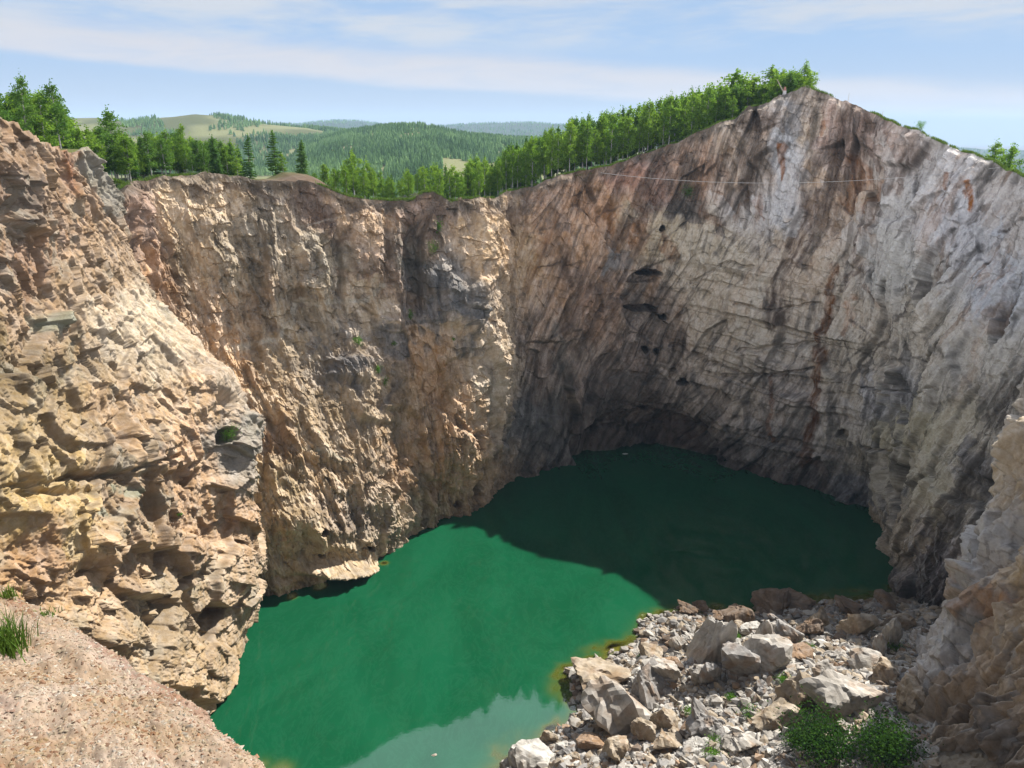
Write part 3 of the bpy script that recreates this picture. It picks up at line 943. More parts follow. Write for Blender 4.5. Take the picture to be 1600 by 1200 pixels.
# ---- left near cliff
def build_left_cliff():
    nr, nc = A.shape[:2]
    N = normals(A)
    if np.mean(N[..., 0]) < 0:
        N = -N
    s = np.linspace(0, LA, nc)[None, :] * np.ones((nr, 1))
    h = A[..., 2]
    px, py, dep = photo_xy(A)
    wx = 1.6 * fbm(s / 14, h / 14, 221, 2)
    wy = 1.6 * fbm(s / 14 + 40, h / 14, 223, 2)
    # the bedding dips down towards the far end; rotate the fracture grid to follow it
    a_ = R(40)
    u = s * math.cos(a_) - h * math.sin(a_)
    v = s * math.sin(a_) + h * math.cos(a_)
    low = sst(58, 40, h + 0.15 * s)
    f0, e0, r0 = facets((u + wx) / 24, (v + wy) / 9.0, 300, 0.7, .35, 1.0)
    f1, e1, r1 = facets((u + wx * .7) / 8.0, (v + wy * .7) / 5.2, 310, 0.8, -.4, 1.0)
    f2, e2, r2 = facets((u + wx * .5) / 3.4, (v + wy * .5) / 2.4, 320, 0.9, -.45, .9)
    f3, e3, r3 = facets((u + wx * .3) / 1.35, (v + wy * .3) / 0.95, 330, 0.9, -.5, .8)
    f4, e4, r4 = facets((u + wx * .3) / 0.5, (v + wy * .3) / 0.30, 340, 1.0, -.5, .8)
    f0, f1 = blur(f0, 3), blur(f1, 1)
    rough = fbm(s / 0.9, h / 0.9, 241, 4, 0.6)
    lay = v + 1.2 * fbm(u / 14, v / 5, 251, 4)
    q = lay / 2.3
    fr = q - np.floor(q)
    lay_d = (hsh(np.floor(q), np.floor((u + 2 * wx) / 7), 253) - 0.4) * np.clip(fr / 0.15, 0, 1) * (1 - 0.55 * fr)
    lay_d = blur(lay_d, 1)
    slope_ = np.exp(-(polydist(px, py, [(190, 400), (270, 520), (380, 630)])[0] / 42) ** 2)
    D = 3.2 * f0 * (0.75 + 0.5 * low) * (1 - .6 * slope_) + 1.85 * f1 * (0.55 + 0.6 * low) * (1 - .6 * slope_) + 0.95 * f2 * (1 - .15 * low) * (1 - .5 * slope_) + 0.34 * f3 * (1 - .35 * low) + 0.13 * f4 + 0.07 * rough + 0.22 * lay_d * (1 - 0.7 * low)

    def blob(x, y, rx, ry, amp, sharp=False, rot=0.0):
        dx, dy = px - x, py - y
        if rot:
            c_, s_ = math.cos(rot), math.sin(rot)
            dx, dy = dx * c_ + dy * s_, -dx * s_ + dy * c_
        q_ = (dx / rx) ** 2 + (dy / ry) ** 2
        if sharp:
            ax_, ay_ = np.abs(dx + .25 * dy) / rx, np.abs(dy) / ry
            q_ = np.maximum(np.maximum(ax_, ay_), .72 * (ax_ + ay_)) + .25 * (r3 - .5)
        return amp * (sst(1.0, 0.55, q_) if sharp else np.exp(-q_ * 1.6))
    D = D + blob(357, 680, 20, 16, -4.5, True) + blob(298, 752, 12, 21, -5.0, True) + blob(355, 622, 26, 18, -2.6, True, 0.7) + blob(312, 890, 26, 20, -1.6, True)
    D = D + blob(60, 810, 70, 35, 1.4) + blob(70, 770, 70, 8, -1.6) + blob(30, 730, 80, 60, 1.2) + blob(150, 715, 110, 40, 1.2) + blob(170, 745, 100, 9, -1.3)
    D = D + blob(15, 330, 22, 22, -2.2) + blob(250, 900, 40, 60, -1.2) + blob(370, 900, 25, 60, 1.2) + blob(230, 690, 60, 60, .8) + blob(345, 590, 40, 20, 1.3)
    for pts, wd, am in [([(0, 765), (70, 760), (110, 735), (180, 740), (265, 715)], 5, -1.0), ([(255, 880), (290, 800), (310, 740)], 5, -1.5),
                        ([(240, 960), (290, 890), (330, 850)], 6, -1.8), ([(150, 945), (170, 920), (200, 880)], 4, -1.2), ([(55, 330), (100, 480), (110, 520)], 5, -1.2),
                        ([(250, 470), (300, 530), (340, 570)], 4, -1.3), ([(300, 1010), (330, 960), (390, 900)], 4, -1.0), ([(0, 560), (50, 590), (80, 620)], 4, -1.0)]:
        dd, _ = polydist(px + 4 * wx, py + 4 * wy, pts)
        D = D + am * sst(wd, wd * .3, dd)
    edge = sst(0.0, 0.02, 1 - np.linspace(0, 1, nr))[:, None]
    D = D * (0.25 + 0.75 * edge)
    anc = [(20, 220, 165, 130, 100), (60, 260, 175, 140, 108), (110, 260, 165, 110, 75), (145, 265, 150, 140, 120), (100, 340, 190, 150, 115),
           (150, 420, 185, 150, 115), (60, 400, 170, 130, 100), (30, 300, 140, 112, 92), (80, 470, 185, 150, 115), (200, 500, 205, 180, 150),
           (260, 560, 200, 175, 145), (30, 560, 140, 115, 80), (100, 620, 165, 135, 95), (200, 640, 200, 160, 120), (330, 620, 215, 175, 135),
           (380, 600, 195, 170, 145), (380, 700, 175, 160, 145), (300, 720, 215, 170, 130), (40, 780, 205, 170, 115), (110, 830, 205, 170, 115),
           (220, 800, 175, 140, 105), (340, 800, 205, 160, 120), (180, 900, 205, 165, 125), (260, 960, 190, 160, 125), (350, 900, 210, 175, 140),
           (300, 1050, 200, 165, 125), (60, 880, 190, 145, 105), (80, 700, 180, 150, 110), (160, 700, 170, 140, 110)]
    c = idw(px + (r1 - .5) * 40 + 25 * fbm(s / 9, h / 9, 281, 5), py + (r2 - .5) * 40 + 25 * fbm(s / 9 + 5, h / 9, 283, 5), [(a0, b0) + tuple(.78 * v + .22 * (.3 * r0_ + .5 * g0_ + .2 * b0_) for v in (r0_, g0_, b0_)) for (a0, b0, r0_, g0_, b0_) in anc], [(1.10, 1.06, 1.07)] * len(anc))
    st = fbm((u + wx) / 6, v / 0.9, 285, 5, 0.6)
    blot = fbm(s / 2.2, h / 2.2, 289, 5, 0.62)
    c = c * (1 + 0.16 * st + 0.20 * blot)[..., None] * (0.86 + 0.14 * r2 + 0.14 * r3)[..., None]
    k = sst(0.15, 0.7, fbm(s / 4, h / 6, 291, 5, .6))
    c = lerp3(c, 0.16 * k, np.array([.40, .26, .16]))
    k = sst(0.25, 0.75, fbm(s / 5 + 8, h / 5, 293, 5, .6))
    c = lerp3(c, 0.45 * k, np.array([.30, .29, .23]))
    ck = np.maximum(sst(.05, 0, e1 + .02 * blot), .7 * sst(.07, 0, e2 + .03 * blot))
    c = lerp3(c, .38 * ck, np.array([.12, .09, .07]))
    # green copper-stained faces and a darker patch near the top left
    for (x, y, rr_) in [(163, 920, 11), (90, 500, 22), (320, 468, 10), (180, 765, 16), (205, 770, 18), (160, 800, 12)]:
        k = sst(1.0, 0.3, np.hypot(px - x + 10 * blot, py - y + 8 * st) / rr_)
        c = lerp3(c, 0.55 * k, np.array([.27, .33, .26]))
    k = sst(1, .2, np.hypot((px - 25) / 38, (py - 310) / 34) + .3 * blot)
    c = lerp3(c, .4 * k, np.array([.17, .13, .10]))
    k = sst(1, .5, polydist(px + 8 * blot, py + 8 * st, [(150, 250), (175, 290), (185, 320)])[0] / 22)
    c = lerp3(c, .75 * k, np.array([.27, .25, .21]))
    finish_wall('left_cliff', A, N, D, c, M_NEAR, smooth=True, kind='structure')


# ---- buttress on the right
def build_right_cliff():
    nr, nc = C.shape[:2]
    N = normals(C)
    if np.mean(N[..., 0]) > 0:
        N = -N
    s = np.linspace(0, LC, nc)[None, :] * np.ones((nr, 1))
    h = C[..., 2]
    px, py, dep = photo_xy(C)
    wx = 1.0 * fbm(s / 9, h / 9, 421, 2)
    wy = 1.0 * fbm(s / 9 + 40, h / 9, 423, 2)
    a_ = R(-62)
    u = s * math.cos(a_) - h * math.sin(a_)
    v = s * math.sin(a_) + h * math.cos(a_)
    f0, e0, r0 = facets((u + wx) / 13, (v + wy) / 6.0, 500, 0.8, .3)
    f1, e1, r1 = facets((u + wx * .7) / 5.0, (v + wy * .7) / 3.2, 510, 0.9, .2)
    f2, e2, r2 = facets((s + wx * .5) / 1.5, (h + wy * .5) / 1.5, 520, 1.0, -.6)
    f3, e3, r3 = facets((u + wx * .3) / 0.55, (v + wy * .3) / 0.8, 530, 1.1)
    f0, f1 = blur(f0, 2), blur(f1, 1)
    rough = fbm(s / 0.7, h / 0.7, 441, 4, .6)
    D = -0.8 + 3.0 * f0 + 1.9 * f1 + 0.5 * f2 + 0.16 * f3 + 0.06 * rough
    edge = sst(0.0, 0.02, 1 - np.linspace(0, 1, nr))[:, None]
    D = D * (0.3 + 0.7 * edge)
    anc = [(1580, 720, 215, 180, 130), (1560, 860, 175, 170, 165), (1540, 950, 165, 115, 70), (1580, 980, 195, 160, 110), (1500, 1000, 150, 145, 140),
           (1590, 1080, 185, 150, 105), (1550, 1130, 120, 110, 100), (1480, 1100, 150, 120, 85), (1500, 1150, 160, 135, 105), (1470, 1010, 170, 165, 160),
           (1540, 680, 150, 145, 140), (1560, 1050, 190, 150, 100), (1520, 880, 165, 160, 155), (1595, 900, 200, 165, 115)]
    c = idw(px + (r1 - .5) * 50 + 15 * fbm(s / 6, h / 6, 481, 5), py + (r2 - .5) * 50 + 15 * fbm(s / 6 + 5, h / 6, 483, 5), [(a0, b0) + tuple(.62 * v + .38 * (.3 * r0_ + .5 * g0_ + .2 * b0_) for v in (r0_, g0_, b0_)) for (a0, b0, r0_, g0_, b0_) in anc], [(.52, .515, .51)] * len(anc))
    st = 0.6 * fbm(u / 0.9, v / 5, 485, 5, .6)
    blot = fbm(s / 1.6, h / 1.6, 489, 5, .62)
    c = c * (1 + 0.18 * st + 0.16 * blot)[..., None] * (0.84 + .10 * r2 + .22 * r1)[..., None]
    ck = np.maximum(sst(.05, 0, e1 + .02 * blot), .8 * sst(.07, 0, e2 + .03 * blot))
    c = lerp3(c, .45 * ck, np.array([.10, .085, .07]))
    gt = sst(.45, .6, r1 + .12 * blot)
    c = lerp3(c, .35 * gt, np.array([.40, .385, .37])[None, None] * (1 + .2 * st + .15 * blot)[..., None])
    k = sst(0.1, 0.7, fbm(s / 3, h / 4, 491, 5, .6))
    c = lerp3(c, .16 * k, np.array([.45, .30, .17]))
    k = sst(.2, .7, fbm(s / 4 + 8, h / 6, 493, 5, .6))
    c = lerp3(c, .6 * k, np.array([.44, .43, .42]))
    finish_wall('right_cliff', C, N, D, c, M_NEAR, smooth=True, kind='structure')


build_main_wall()
build_left_cliff()
build_right_cliff()

# ------------------------------------------------------------------ rubble slope
SHORE = [(-20, 70), (0, 93), (8, 98.5), (13, 103), (11.5, 113), (17, 117), (24, 121.5), (27, 127.5), (33, 131), (45, 130), (60, 133.5), (76, 136.5), (92, 139)]


def rubble_z(x, y, detail=True):
    x, y = np.asarray(x, float), np.asarray(y, float)
    best = np.full(np.broadcast(x, y).shape, 1e9)
    sg = np.ones_like(best)
    for (ax, ay), (bx, by) in zip(SHORE[:-1], SHORE[1:]):
        vx, vy = bx - ax, by - ay
        t = np.clip(((x - ax) * vx + (y - ay) * vy) / (vx * vx + vy * vy), 0, 1)
        d = np.hypot(x - ax - t * vx, y - ay - t * vy)
        side = (x - ax) * vy - (y - ay) * vx
        m = d < best
        sg = np.where(m, np.sign(side), sg)
        best = np.where(m, d, best)
    d = best * sg
    z = np.where(d > 0, 0.36 * d + 0.05 * np.minimum(d, 8), 0.34 * d)
    z = np.maximum(z, -9)
    z = z + 1.1 * fbm(x / 13, y / 13, 601, 4) * sst(-4, 5, d) + 0.25
    if detail:
        f, e, r = facets(x / 1.1, y / 1.1, 611, 0.9)
        z = z + 0.40 * f + 0.35 * fbm(x / 2.6, y / 2.6, 613, 4)
    return z


def on_rubble(px, py):
    d = ray(px, py)
    t = np.linspace(70, 190, 1500)
    P = d[None, :] * t[:, None]
    z = rubble_z(P[:, 0], P[:, 1], False)
    k = np.argmax(P[:, 2] + CAMZ <= z)
    return np.array([P[k, 0], P[k, 1], z[k]]), t[k]


def build_rubble():
    xs = np.arange(-22, 96, 0.34)
    ys = np.arange(52, 146, 0.34)
    X, Y = np.meshgrid(xs, ys)
    Z = rubble_z(X, Y)
    n = fbm(X / 5, Y / 5, 621, 5)
    m = fbm(X / 1.3, Y / 1.3, 623, 4, .6)
    c = np.zeros(X.shape + (3,)) + lin((172, 158, 138)) * 0.75
    c = lerp3(c, 0.6 * sst(0.0, .6, n), lin((150, 118, 88)) * 0.7)
    c = c * (1 + .3 * m)[..., None]
    under = sst(-0.15, -0.6, Z)
    c = lerp3(c, 0.9 * under, lin((150, 120, 36)) * 0.9)
    me = new_mesh('rubble_slope', np.stack([X, Y, Z], -1), grid_quads(*X.shape), cols=np.clip(c, .02, .7), smooth=False)
    obj('rubble_slope', me, M_SCREE, kind='structure')


build_rubble()


# ------------------------------------------------------------------ water
def build_water():
    xs = np.arange(-100, 112, 0.6)
    ys = np.arange(40, 236, 0.6)
    X, Y = np.meshgrid(xs, ys)
    dep = -rubble_z(X, Y, False)
    dep = np.where((X < -16) | (Y > 145), 9.0, dep)
    # shelf of silt below the little beach, and round the foot of the gravel bank
    for (px, py, rr) in [(560, 895, 7), (500, 915, 5), (455, 930, 4), (725, 802, 4), (410, 1195, 7), (600, 880, 3)]:
        p = at_z(px, py)
        dep = np.minimum(dep, 0.2 + 3.0 * np.hypot(X - p[0], Y - p[1]) / rr)
    lump = fbm(X / 3.2, Y / 3.2, 701, 4)
    dep = dep - 0.9 * np.maximum(lump, -.3) * sst(3.2, 0.2, dep)
    for (sx_, sy_, sr_) in [(893, 1078, 8.0), (985, 1028, 4.0), (1010, 1000, 4.5), (905, 1150, 5.0), (845, 1165, 4.0), (432, 1206, 5.0)]:
        slab = at_z(sx_, sy_)
        dep = np.minimum(dep, .45 - .25 * lump + 2.4 * (np.hypot(X - slab[0], Y - slab[1]) / sr_) ** 2)
    sh = np.exp(-np.clip(dep, 0, 9) / 0.55)
    me = new_mesh('lake_water', np.stack([X, Y, np.zeros_like(X)], -1), grid_quads(*X.shape), attrs={'shallow': sh}, smooth=True)
    m, t = mat('green_water')
    a = t.node('ShaderNodeAttribute', attribute_name='shallow')
    tc_ = t.node('ShaderNodeTexCoord')
    mp = t.node('ShaderNodeMapping')
    t.l.new(tc_.outputs['Object'], mp.inputs[0])
    mp.inputs['Scale'].default_value = (1, .5, 1)
    n = t.noise(mp.outputs[0], 0.05, 5.0, .6, 1.2)
    deep = t.mix(t.ramp(n, .3, .7), (0.0029, 0.054, 0.021, 1), (0.0048, 0.071, 0.030, 1))
    n3 = t.noise(mp.outputs[0], 0.22, 7.0, .72, 2.5)
    film = t.ramp(t.math('ABSOLUTE', t.math('SUBTRACT', n3, 0.52)), 0.045, 0.0, 0.0, 0.22)
    deep = t.mix(film, deep, (0.017, 0.095, 0.048, 1))
    col = t.mix(t.ramp(a.outputs['Fac'], .02, .55), deep, (0.085, 0.095, 0.012, 1))
    dif = t.node('ShaderNodeBsdfDiffuse')
    t.l.new(col, dif.inputs[0])
    tr = t.node('ShaderNodeBsdfTransparent')
    tr.inputs[0].default_value = (0.72, 0.85, 0.55, 1)
    mx = t.node('ShaderNodeMixShader')
    t.put(mx.inputs[0], t.ramp(a.outputs['Fac'], .12, .95))
    t.l.new(dif.outputs[0], mx.inputs[1])
    t.l.new(tr.outputs[0], mx.inputs[2])
    gl = t.node('ShaderNodeBsdfGlossy')
    gl.inputs['Roughness'].default_value = 0.02
    rip = t.noise(tc_.outputs['Object'], 1.6, 3.0, .5)
    b = t.node('ShaderNodeBump')
    b.inputs['Strength'].default_value = 0.25
    b.inputs['Distance'].default_value = 0.012
    t.l.new(rip, b.inputs['Height'])
    t.l.new(b.outputs[0], gl.inputs['Normal'])
    fr = t.node('ShaderNodeFresnel')
    fr.inputs['IOR'].default_value = 1.36
    m2 = t.node('ShaderNodeMixShader')
    t.l.new(fr.outputs[0], m2.inputs[0])
    t.l.new(mx.outputs[0], m2.inputs[1])
    t.l.new(gl.outputs[0], m2.inputs[2])
    out(t, m2.outputs[0])
    obj('lake_water', me, m, kind='structure')


build_water()


# ------------------------------------------------------------------ gravel bank in the foreground
GBANK = [  # rows from the far lip back to the viewer's feet: (px, py, distance along the ray)
    [(-260, 740, 12.5), (0, 900, 9.2), (100, 966, 8.4), (205, 1034, 7.6), (305, 1112, 6.7), (392, 1196, 5.9), (470, 1310, 5.1), (520, 1460, 4.3)],
    [(-300, 850, 9.8), (-60, 985, 7.3), (50, 1045, 6.6), (150, 1105, 6.0), (245, 1180, 5.3), (330, 1262, 4.7), (420, 1390, 4.0), (500, 1560, 3.4)],
    [(-380, 1010, 6.8), (-150, 1130, 5.2), (-30, 1190, 4.7), (70, 1250, 4.3), (170, 1320, 3.8), (270, 1410, 3.4), (370, 1540, 2.9), (470, 1720, 2.5)],
    [(-560, 1230, 4.6), (-330, 1360, 3.6), (-180, 1430, 3.3), (-60, 1500, 3.0), (60, 1580, 2.7), (180, 1680, 2.45), (320, 1830, 2.2), (450, 2020, 2.0)],
]


def bank_grid():
    G = np.zeros((6, 8, 3))
    for i, row in enumerate(GBANK):
        for j, (px, py, tt) in enumerate(row):
            G[i + 2, j] = ray(px, py) * tt + np.array([0, 0, CAMZ])
    G[1] = G[2] + np.array([-0.30, 0.10, -1.0])
    G[0] = G[2] + np.array([-0.9, 0.15, -6.0])
    return patch(G, 320, 520)


BANK, LG, HG = bank_grid()


def build_bank():
    nr, nc = BANK.shape[:2]
    N = normals(BANK)
    if np.mean(N[..., 2]) < 0:
        N = -N
    s, v = np.meshgrid(np.linspace(0, LG, nc), np.linspace(0, HG, nr))
    f1, e1, r1 = facets(s / .09, v / .07, 801, 1.0)
    f2, e2, r2 = facets(s / .035, v / .03, 811, 1.0)
    D = .13 * fbm(s / 1.3, v / 1.3, 803, 6, .58) - .04 + .006 * f1 + .012 * fbm(s / .2, v / .2, 807, 4)
    c = np.zeros(BANK.shape) + lin((216, 188, 160)) * 0.80
    red = sst(0.0, .6, fbm(s / 1.1, v / .8, 821, 5, .6))
    c = lerp3(c, .55 * red, lin((170, 110, 84)) * .8)
    c = c * (.72 + .35 * r1 + .3 * r2)[..., None]
    lip = sst(1.9, 1.3, v + .3 * fbm(s / .6, v / .6, 823, 3))
    c = lerp3(c, .5 * lip, lin((222, 190, 128)) * .8)
    me = new_mesh('gravel_bank', BANK + N * D[..., None], grid_quads(nr, nc), cols=np.clip(c * .62, .03, .8), smooth=True)
    obj('gravel_bank', me, M_SCREE, kind='structure')
    return BANK + N * D[..., None], N


BANKV, BANKN = build_bank()

# ------------------------------------------------------------------ rocks
bm = bmesh.new()
bmesh.ops.create_icosphere(bm, subdivisions=4, radius=1.0)
ICO = np.array([v.co[:] for v in bm.verts])
ICOF = np.array([[v.index for v in f.verts] for f in bm.faces])
bm.free()
bm = bmesh.new()
bmesh.ops.create_icosphere(bm, subdivisions=1, radius=1.0)
ICO1 = np.array([v.co[:] for v in bm.verts])
ICO1F = np.array([[v.index for v in f.verts] for f in bm.faces])
bm.free()


def rock_verts(r, dirs, nplanes=13, spread=0.42):
    n = r.normal(size=(nplanes, 3))
    n /= np.linalg.norm(n, axis=1, keepdims=True)
    d = 1 - spread * r.random(nplanes)
    dot = dirs @ n.T
    rad_ = np.where(dot > 0.08, d[None] / np.maximum(dot, 0.08), 9).min(1)
    rad_ = np.minimum(rad_, 1.5)
    return dirs * rad_[:, None]


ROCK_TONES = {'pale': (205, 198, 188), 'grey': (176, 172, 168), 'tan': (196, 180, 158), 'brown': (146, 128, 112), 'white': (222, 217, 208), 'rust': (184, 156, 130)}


def rock_mesh(name, seed, tone, nplanes=13, spread=0.42):
    r = np.random.default_rng(seed)
    V = rock_verts(r, ICO, max(6, nplanes - 1), spread + .1)
    k = r.random(3) * 20
    nz = fbm(V[:, 0] * 2.2 + V[:, 2] * 1.3 + k[0], V[:, 1] * 2.2 - V[:, 2] * 1.1 + k[1], 900 + seed, 5, .6)
    fx, fe, fr_ = facets(ICO[:, 0] * 2.1 + ICO[:, 2] * 1.4 + k[0], ICO[:, 1] * 2.1 - ICO[:, 2] * 1.2 + k[1], 970 + seed, 1.0)
    gx, ge, gr = facets(ICO[:, 0] * 5 + ICO[:, 2] * 3 + k[0], ICO[:, 1] * 5 - ICO[:, 2] * 3 + k[1], 980 + seed, 1.0)
    V = V * (1 + .05 * nz + .16 * fx + .05 * gx)[:, None]
    ly = fbm((V[:, 0] * .6 + V[:, 2]) * 4 + k[2], V[:, 1] * 1.2, 930 + seed, 4, .6)
    c = lin(ROCK_TONES[tone])[None] * .80 * (1 + .24 * nz + .22 * ly + .25 * (gr - .5))[:, None]
    kr = sst(.15, .7, fbm(V[:, 0] * 1.6 + k[1], V[:, 2] * 1.6 + V[:, 1] + k[0], 950 + seed, 4))
    c = lerp3(c, .45 * kr, np.array([.34, .20, .10]))
    return new_mesh(name, V, tris=ICOF, cols=np.clip(c, .02, .75), smooth=False)


# named boulders: picture position, width and height in the picture, tone, shape, label
NAMED = [
    (966, 1108, 96, 84, 'pale', 9, 'largest pale grey boulder standing at the edge of the green water'),
    (1008, 1080, 56, 66, 'grey', 10, 'rounded grey boulder leaning behind the largest pale boulder at the shore'),
    (930, 1062, 84, 50, 'tan', 10, 'flat tan slab half sunk in the water with an orange shallow round it'),
    (1122, 1012, 62, 96, 'white', 9, 'tall whitish pointed boulder rising highest from the rubble'),
    (1096, 996, 30, 50, 'tan', 10, 'tan block leaning on the left side of the tall whitish pointed boulder'),
    (1206, 1040, 70, 42, 'pale', 9, 'pale boulder with a brown stained top beside a long grey slab'),
    (1164, 1046, 66, 44, 'grey', 8, 'long sloping grey slab left of the brown stained pale boulder'),
    (1042, 1054, 56, 46, 'pale', 11, 'squat pale boulder right behind the rounded grey boulder'),
    (1112, 1060, 30, 36, 'grey', 7, 'small square cornered grey block below the tall pointed boulder'),
    (1094, 1062, 26, 32, 'pale', 8, 'small pale block left of the square cornered grey block'),
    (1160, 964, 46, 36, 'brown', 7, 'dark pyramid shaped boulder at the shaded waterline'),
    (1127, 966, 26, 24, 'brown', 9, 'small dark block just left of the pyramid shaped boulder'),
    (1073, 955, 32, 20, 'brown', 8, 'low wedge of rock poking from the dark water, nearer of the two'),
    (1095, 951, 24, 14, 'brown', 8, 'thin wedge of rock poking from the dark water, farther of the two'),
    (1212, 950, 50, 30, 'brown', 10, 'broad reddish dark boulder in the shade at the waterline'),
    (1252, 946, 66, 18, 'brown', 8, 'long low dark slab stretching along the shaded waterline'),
    (1318, 1102, 100, 86, 'pale', 14, 'huge pale bulging boulder above the big green bush'),
    (1254, 1092, 54, 72, 'tan', 8, 'upright tan and grey slab left of the huge bulging boulder'),
    (1340, 987, 42, 36, 'tan', 8, 'blunt tan boulder catching the sun near the shade line'),
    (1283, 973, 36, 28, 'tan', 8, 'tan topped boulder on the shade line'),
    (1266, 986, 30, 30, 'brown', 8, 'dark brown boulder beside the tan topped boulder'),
    (1194, 1000, 22, 52, 'pale', 7, 'thin pale slab tilted like a fallen post'),
    (1236, 998, 40, 40, 'grey', 9, 'grey split boulder right of the thin tilted slab'),
    (1222, 1020, 42, 32, 'brown', 8, 'brown pointed boulder behind the brown stained pale boulder'),
    (1246, 1022, 34, 26, 'rust', 8, 'low rust brown boulder next to the brown pointed boulder'),
    (1172, 986, 26, 20, 'white', 8, 'bright white block at the top of the sunlit rubble'),
    (1152, 984, 22, 18, 'tan', 7, 'tan block left of the bright white block'),
    (1392, 1000, 22, 56, 'white', 7, 'slender upright whitish slab by the foot of the grey wall'),
    (1374, 1016, 14, 36, 'white', 7, 'shorter whitish slab leaning left of the slender upright one'),
    (1424, 1098, 52, 48, 'tan', 9, 'shaded tan boulder wedged below the right cliff'),
    (1400, 978, 36, 24, 'tan', 9, 'tan boulder at the foot of the lime streaked wall'),
    (1216, 1132, 62, 34, 'tan', 9, 'flat topped tan boulder left of the big green bush'),
    (1034, 1132, 36, 30, 'tan', 7, 'tan banded block below the largest pale boulder'),
    (1040, 1162, 40, 40, 'tan', 6, 'cube like tan block in the lower rubble'),
    (1090, 1132, 30, 60, 'grey', 9, 'tall grey stone half buried in a grassy hummock'),
    (1112, 1142, 50, 46, 'grey', 12, 'rounded grey boulder with grass on top in the lower rubble'),
    (855, 1156, 24, 22, 'tan', 9, 'small tan rock alone in the shallow water'),
    (828, 1186, 54, 34, 'white', 7, 'pale square block at the very bottom of the shore'),
    (795, 1192, 20, 24, 'pale', 9, 'small pale rock left of the pale square block'),
    (1016, 1025, 36, 20, 'tan', 9, 'flat tan rock at the water beside yellow shallows'),
    (1060, 1013, 22, 22, 'pale', 9, 'pale round rock above the flat shore rock'),
    (1052, 1038, 26, 18, 'rust', 9, 'low reddish rock behind the squat pale boulder'),
    (960, 1172, 44, 44, 'tan', 9, 'tan rock at the front of the lower shore'),
    (1004, 1150, 34, 30, 'tan', 8, 'tan angular rock right of the front shore rock'),
    (930, 1162, 40, 24, 'rust', 8, 'reddish flat rock at the water below the largest pale boulder'),
    (1380, 1060, 44, 30, 'tan', 9, 'tan flat rock in front of the right cliff foot'),
    (1350, 1036, 40, 26, 'pale', 9, 'pale ridge of rock in the middle of the right rubble'),
    (1152, 1165, 50, 40, 'pale', 10, 'long pale rock beside bright green weeds at the bottom'),
    (1290, 1052, 40, 26, 'pale', 10, 'pale sharp rock behind the upright tan slab'),
    (1388, 946, 40, 22, 'brown', 9, 'dark rock in the shade against the lime streaked wall'),
    (1330, 950, 40, 18, 'brown', 9, 'flat dark rock in the shaded shore'),
]


def place_rock(o, px, py, wpx, hpx, sink=0.30):
    p, t = on_rubble(px, py + hpx * 0.28)
    w_ = wpx * t / 1200 / 2 * 1.15
    h_ = hpx * t / 1200 / 2 * 1.12
    o.location = (p[0], p[1] + w_ * .3, p[2] + h_ * (1 - sink) - h_ * .15)
    o.scale = (w_ * .86, w_ * .78, h_ * .90)


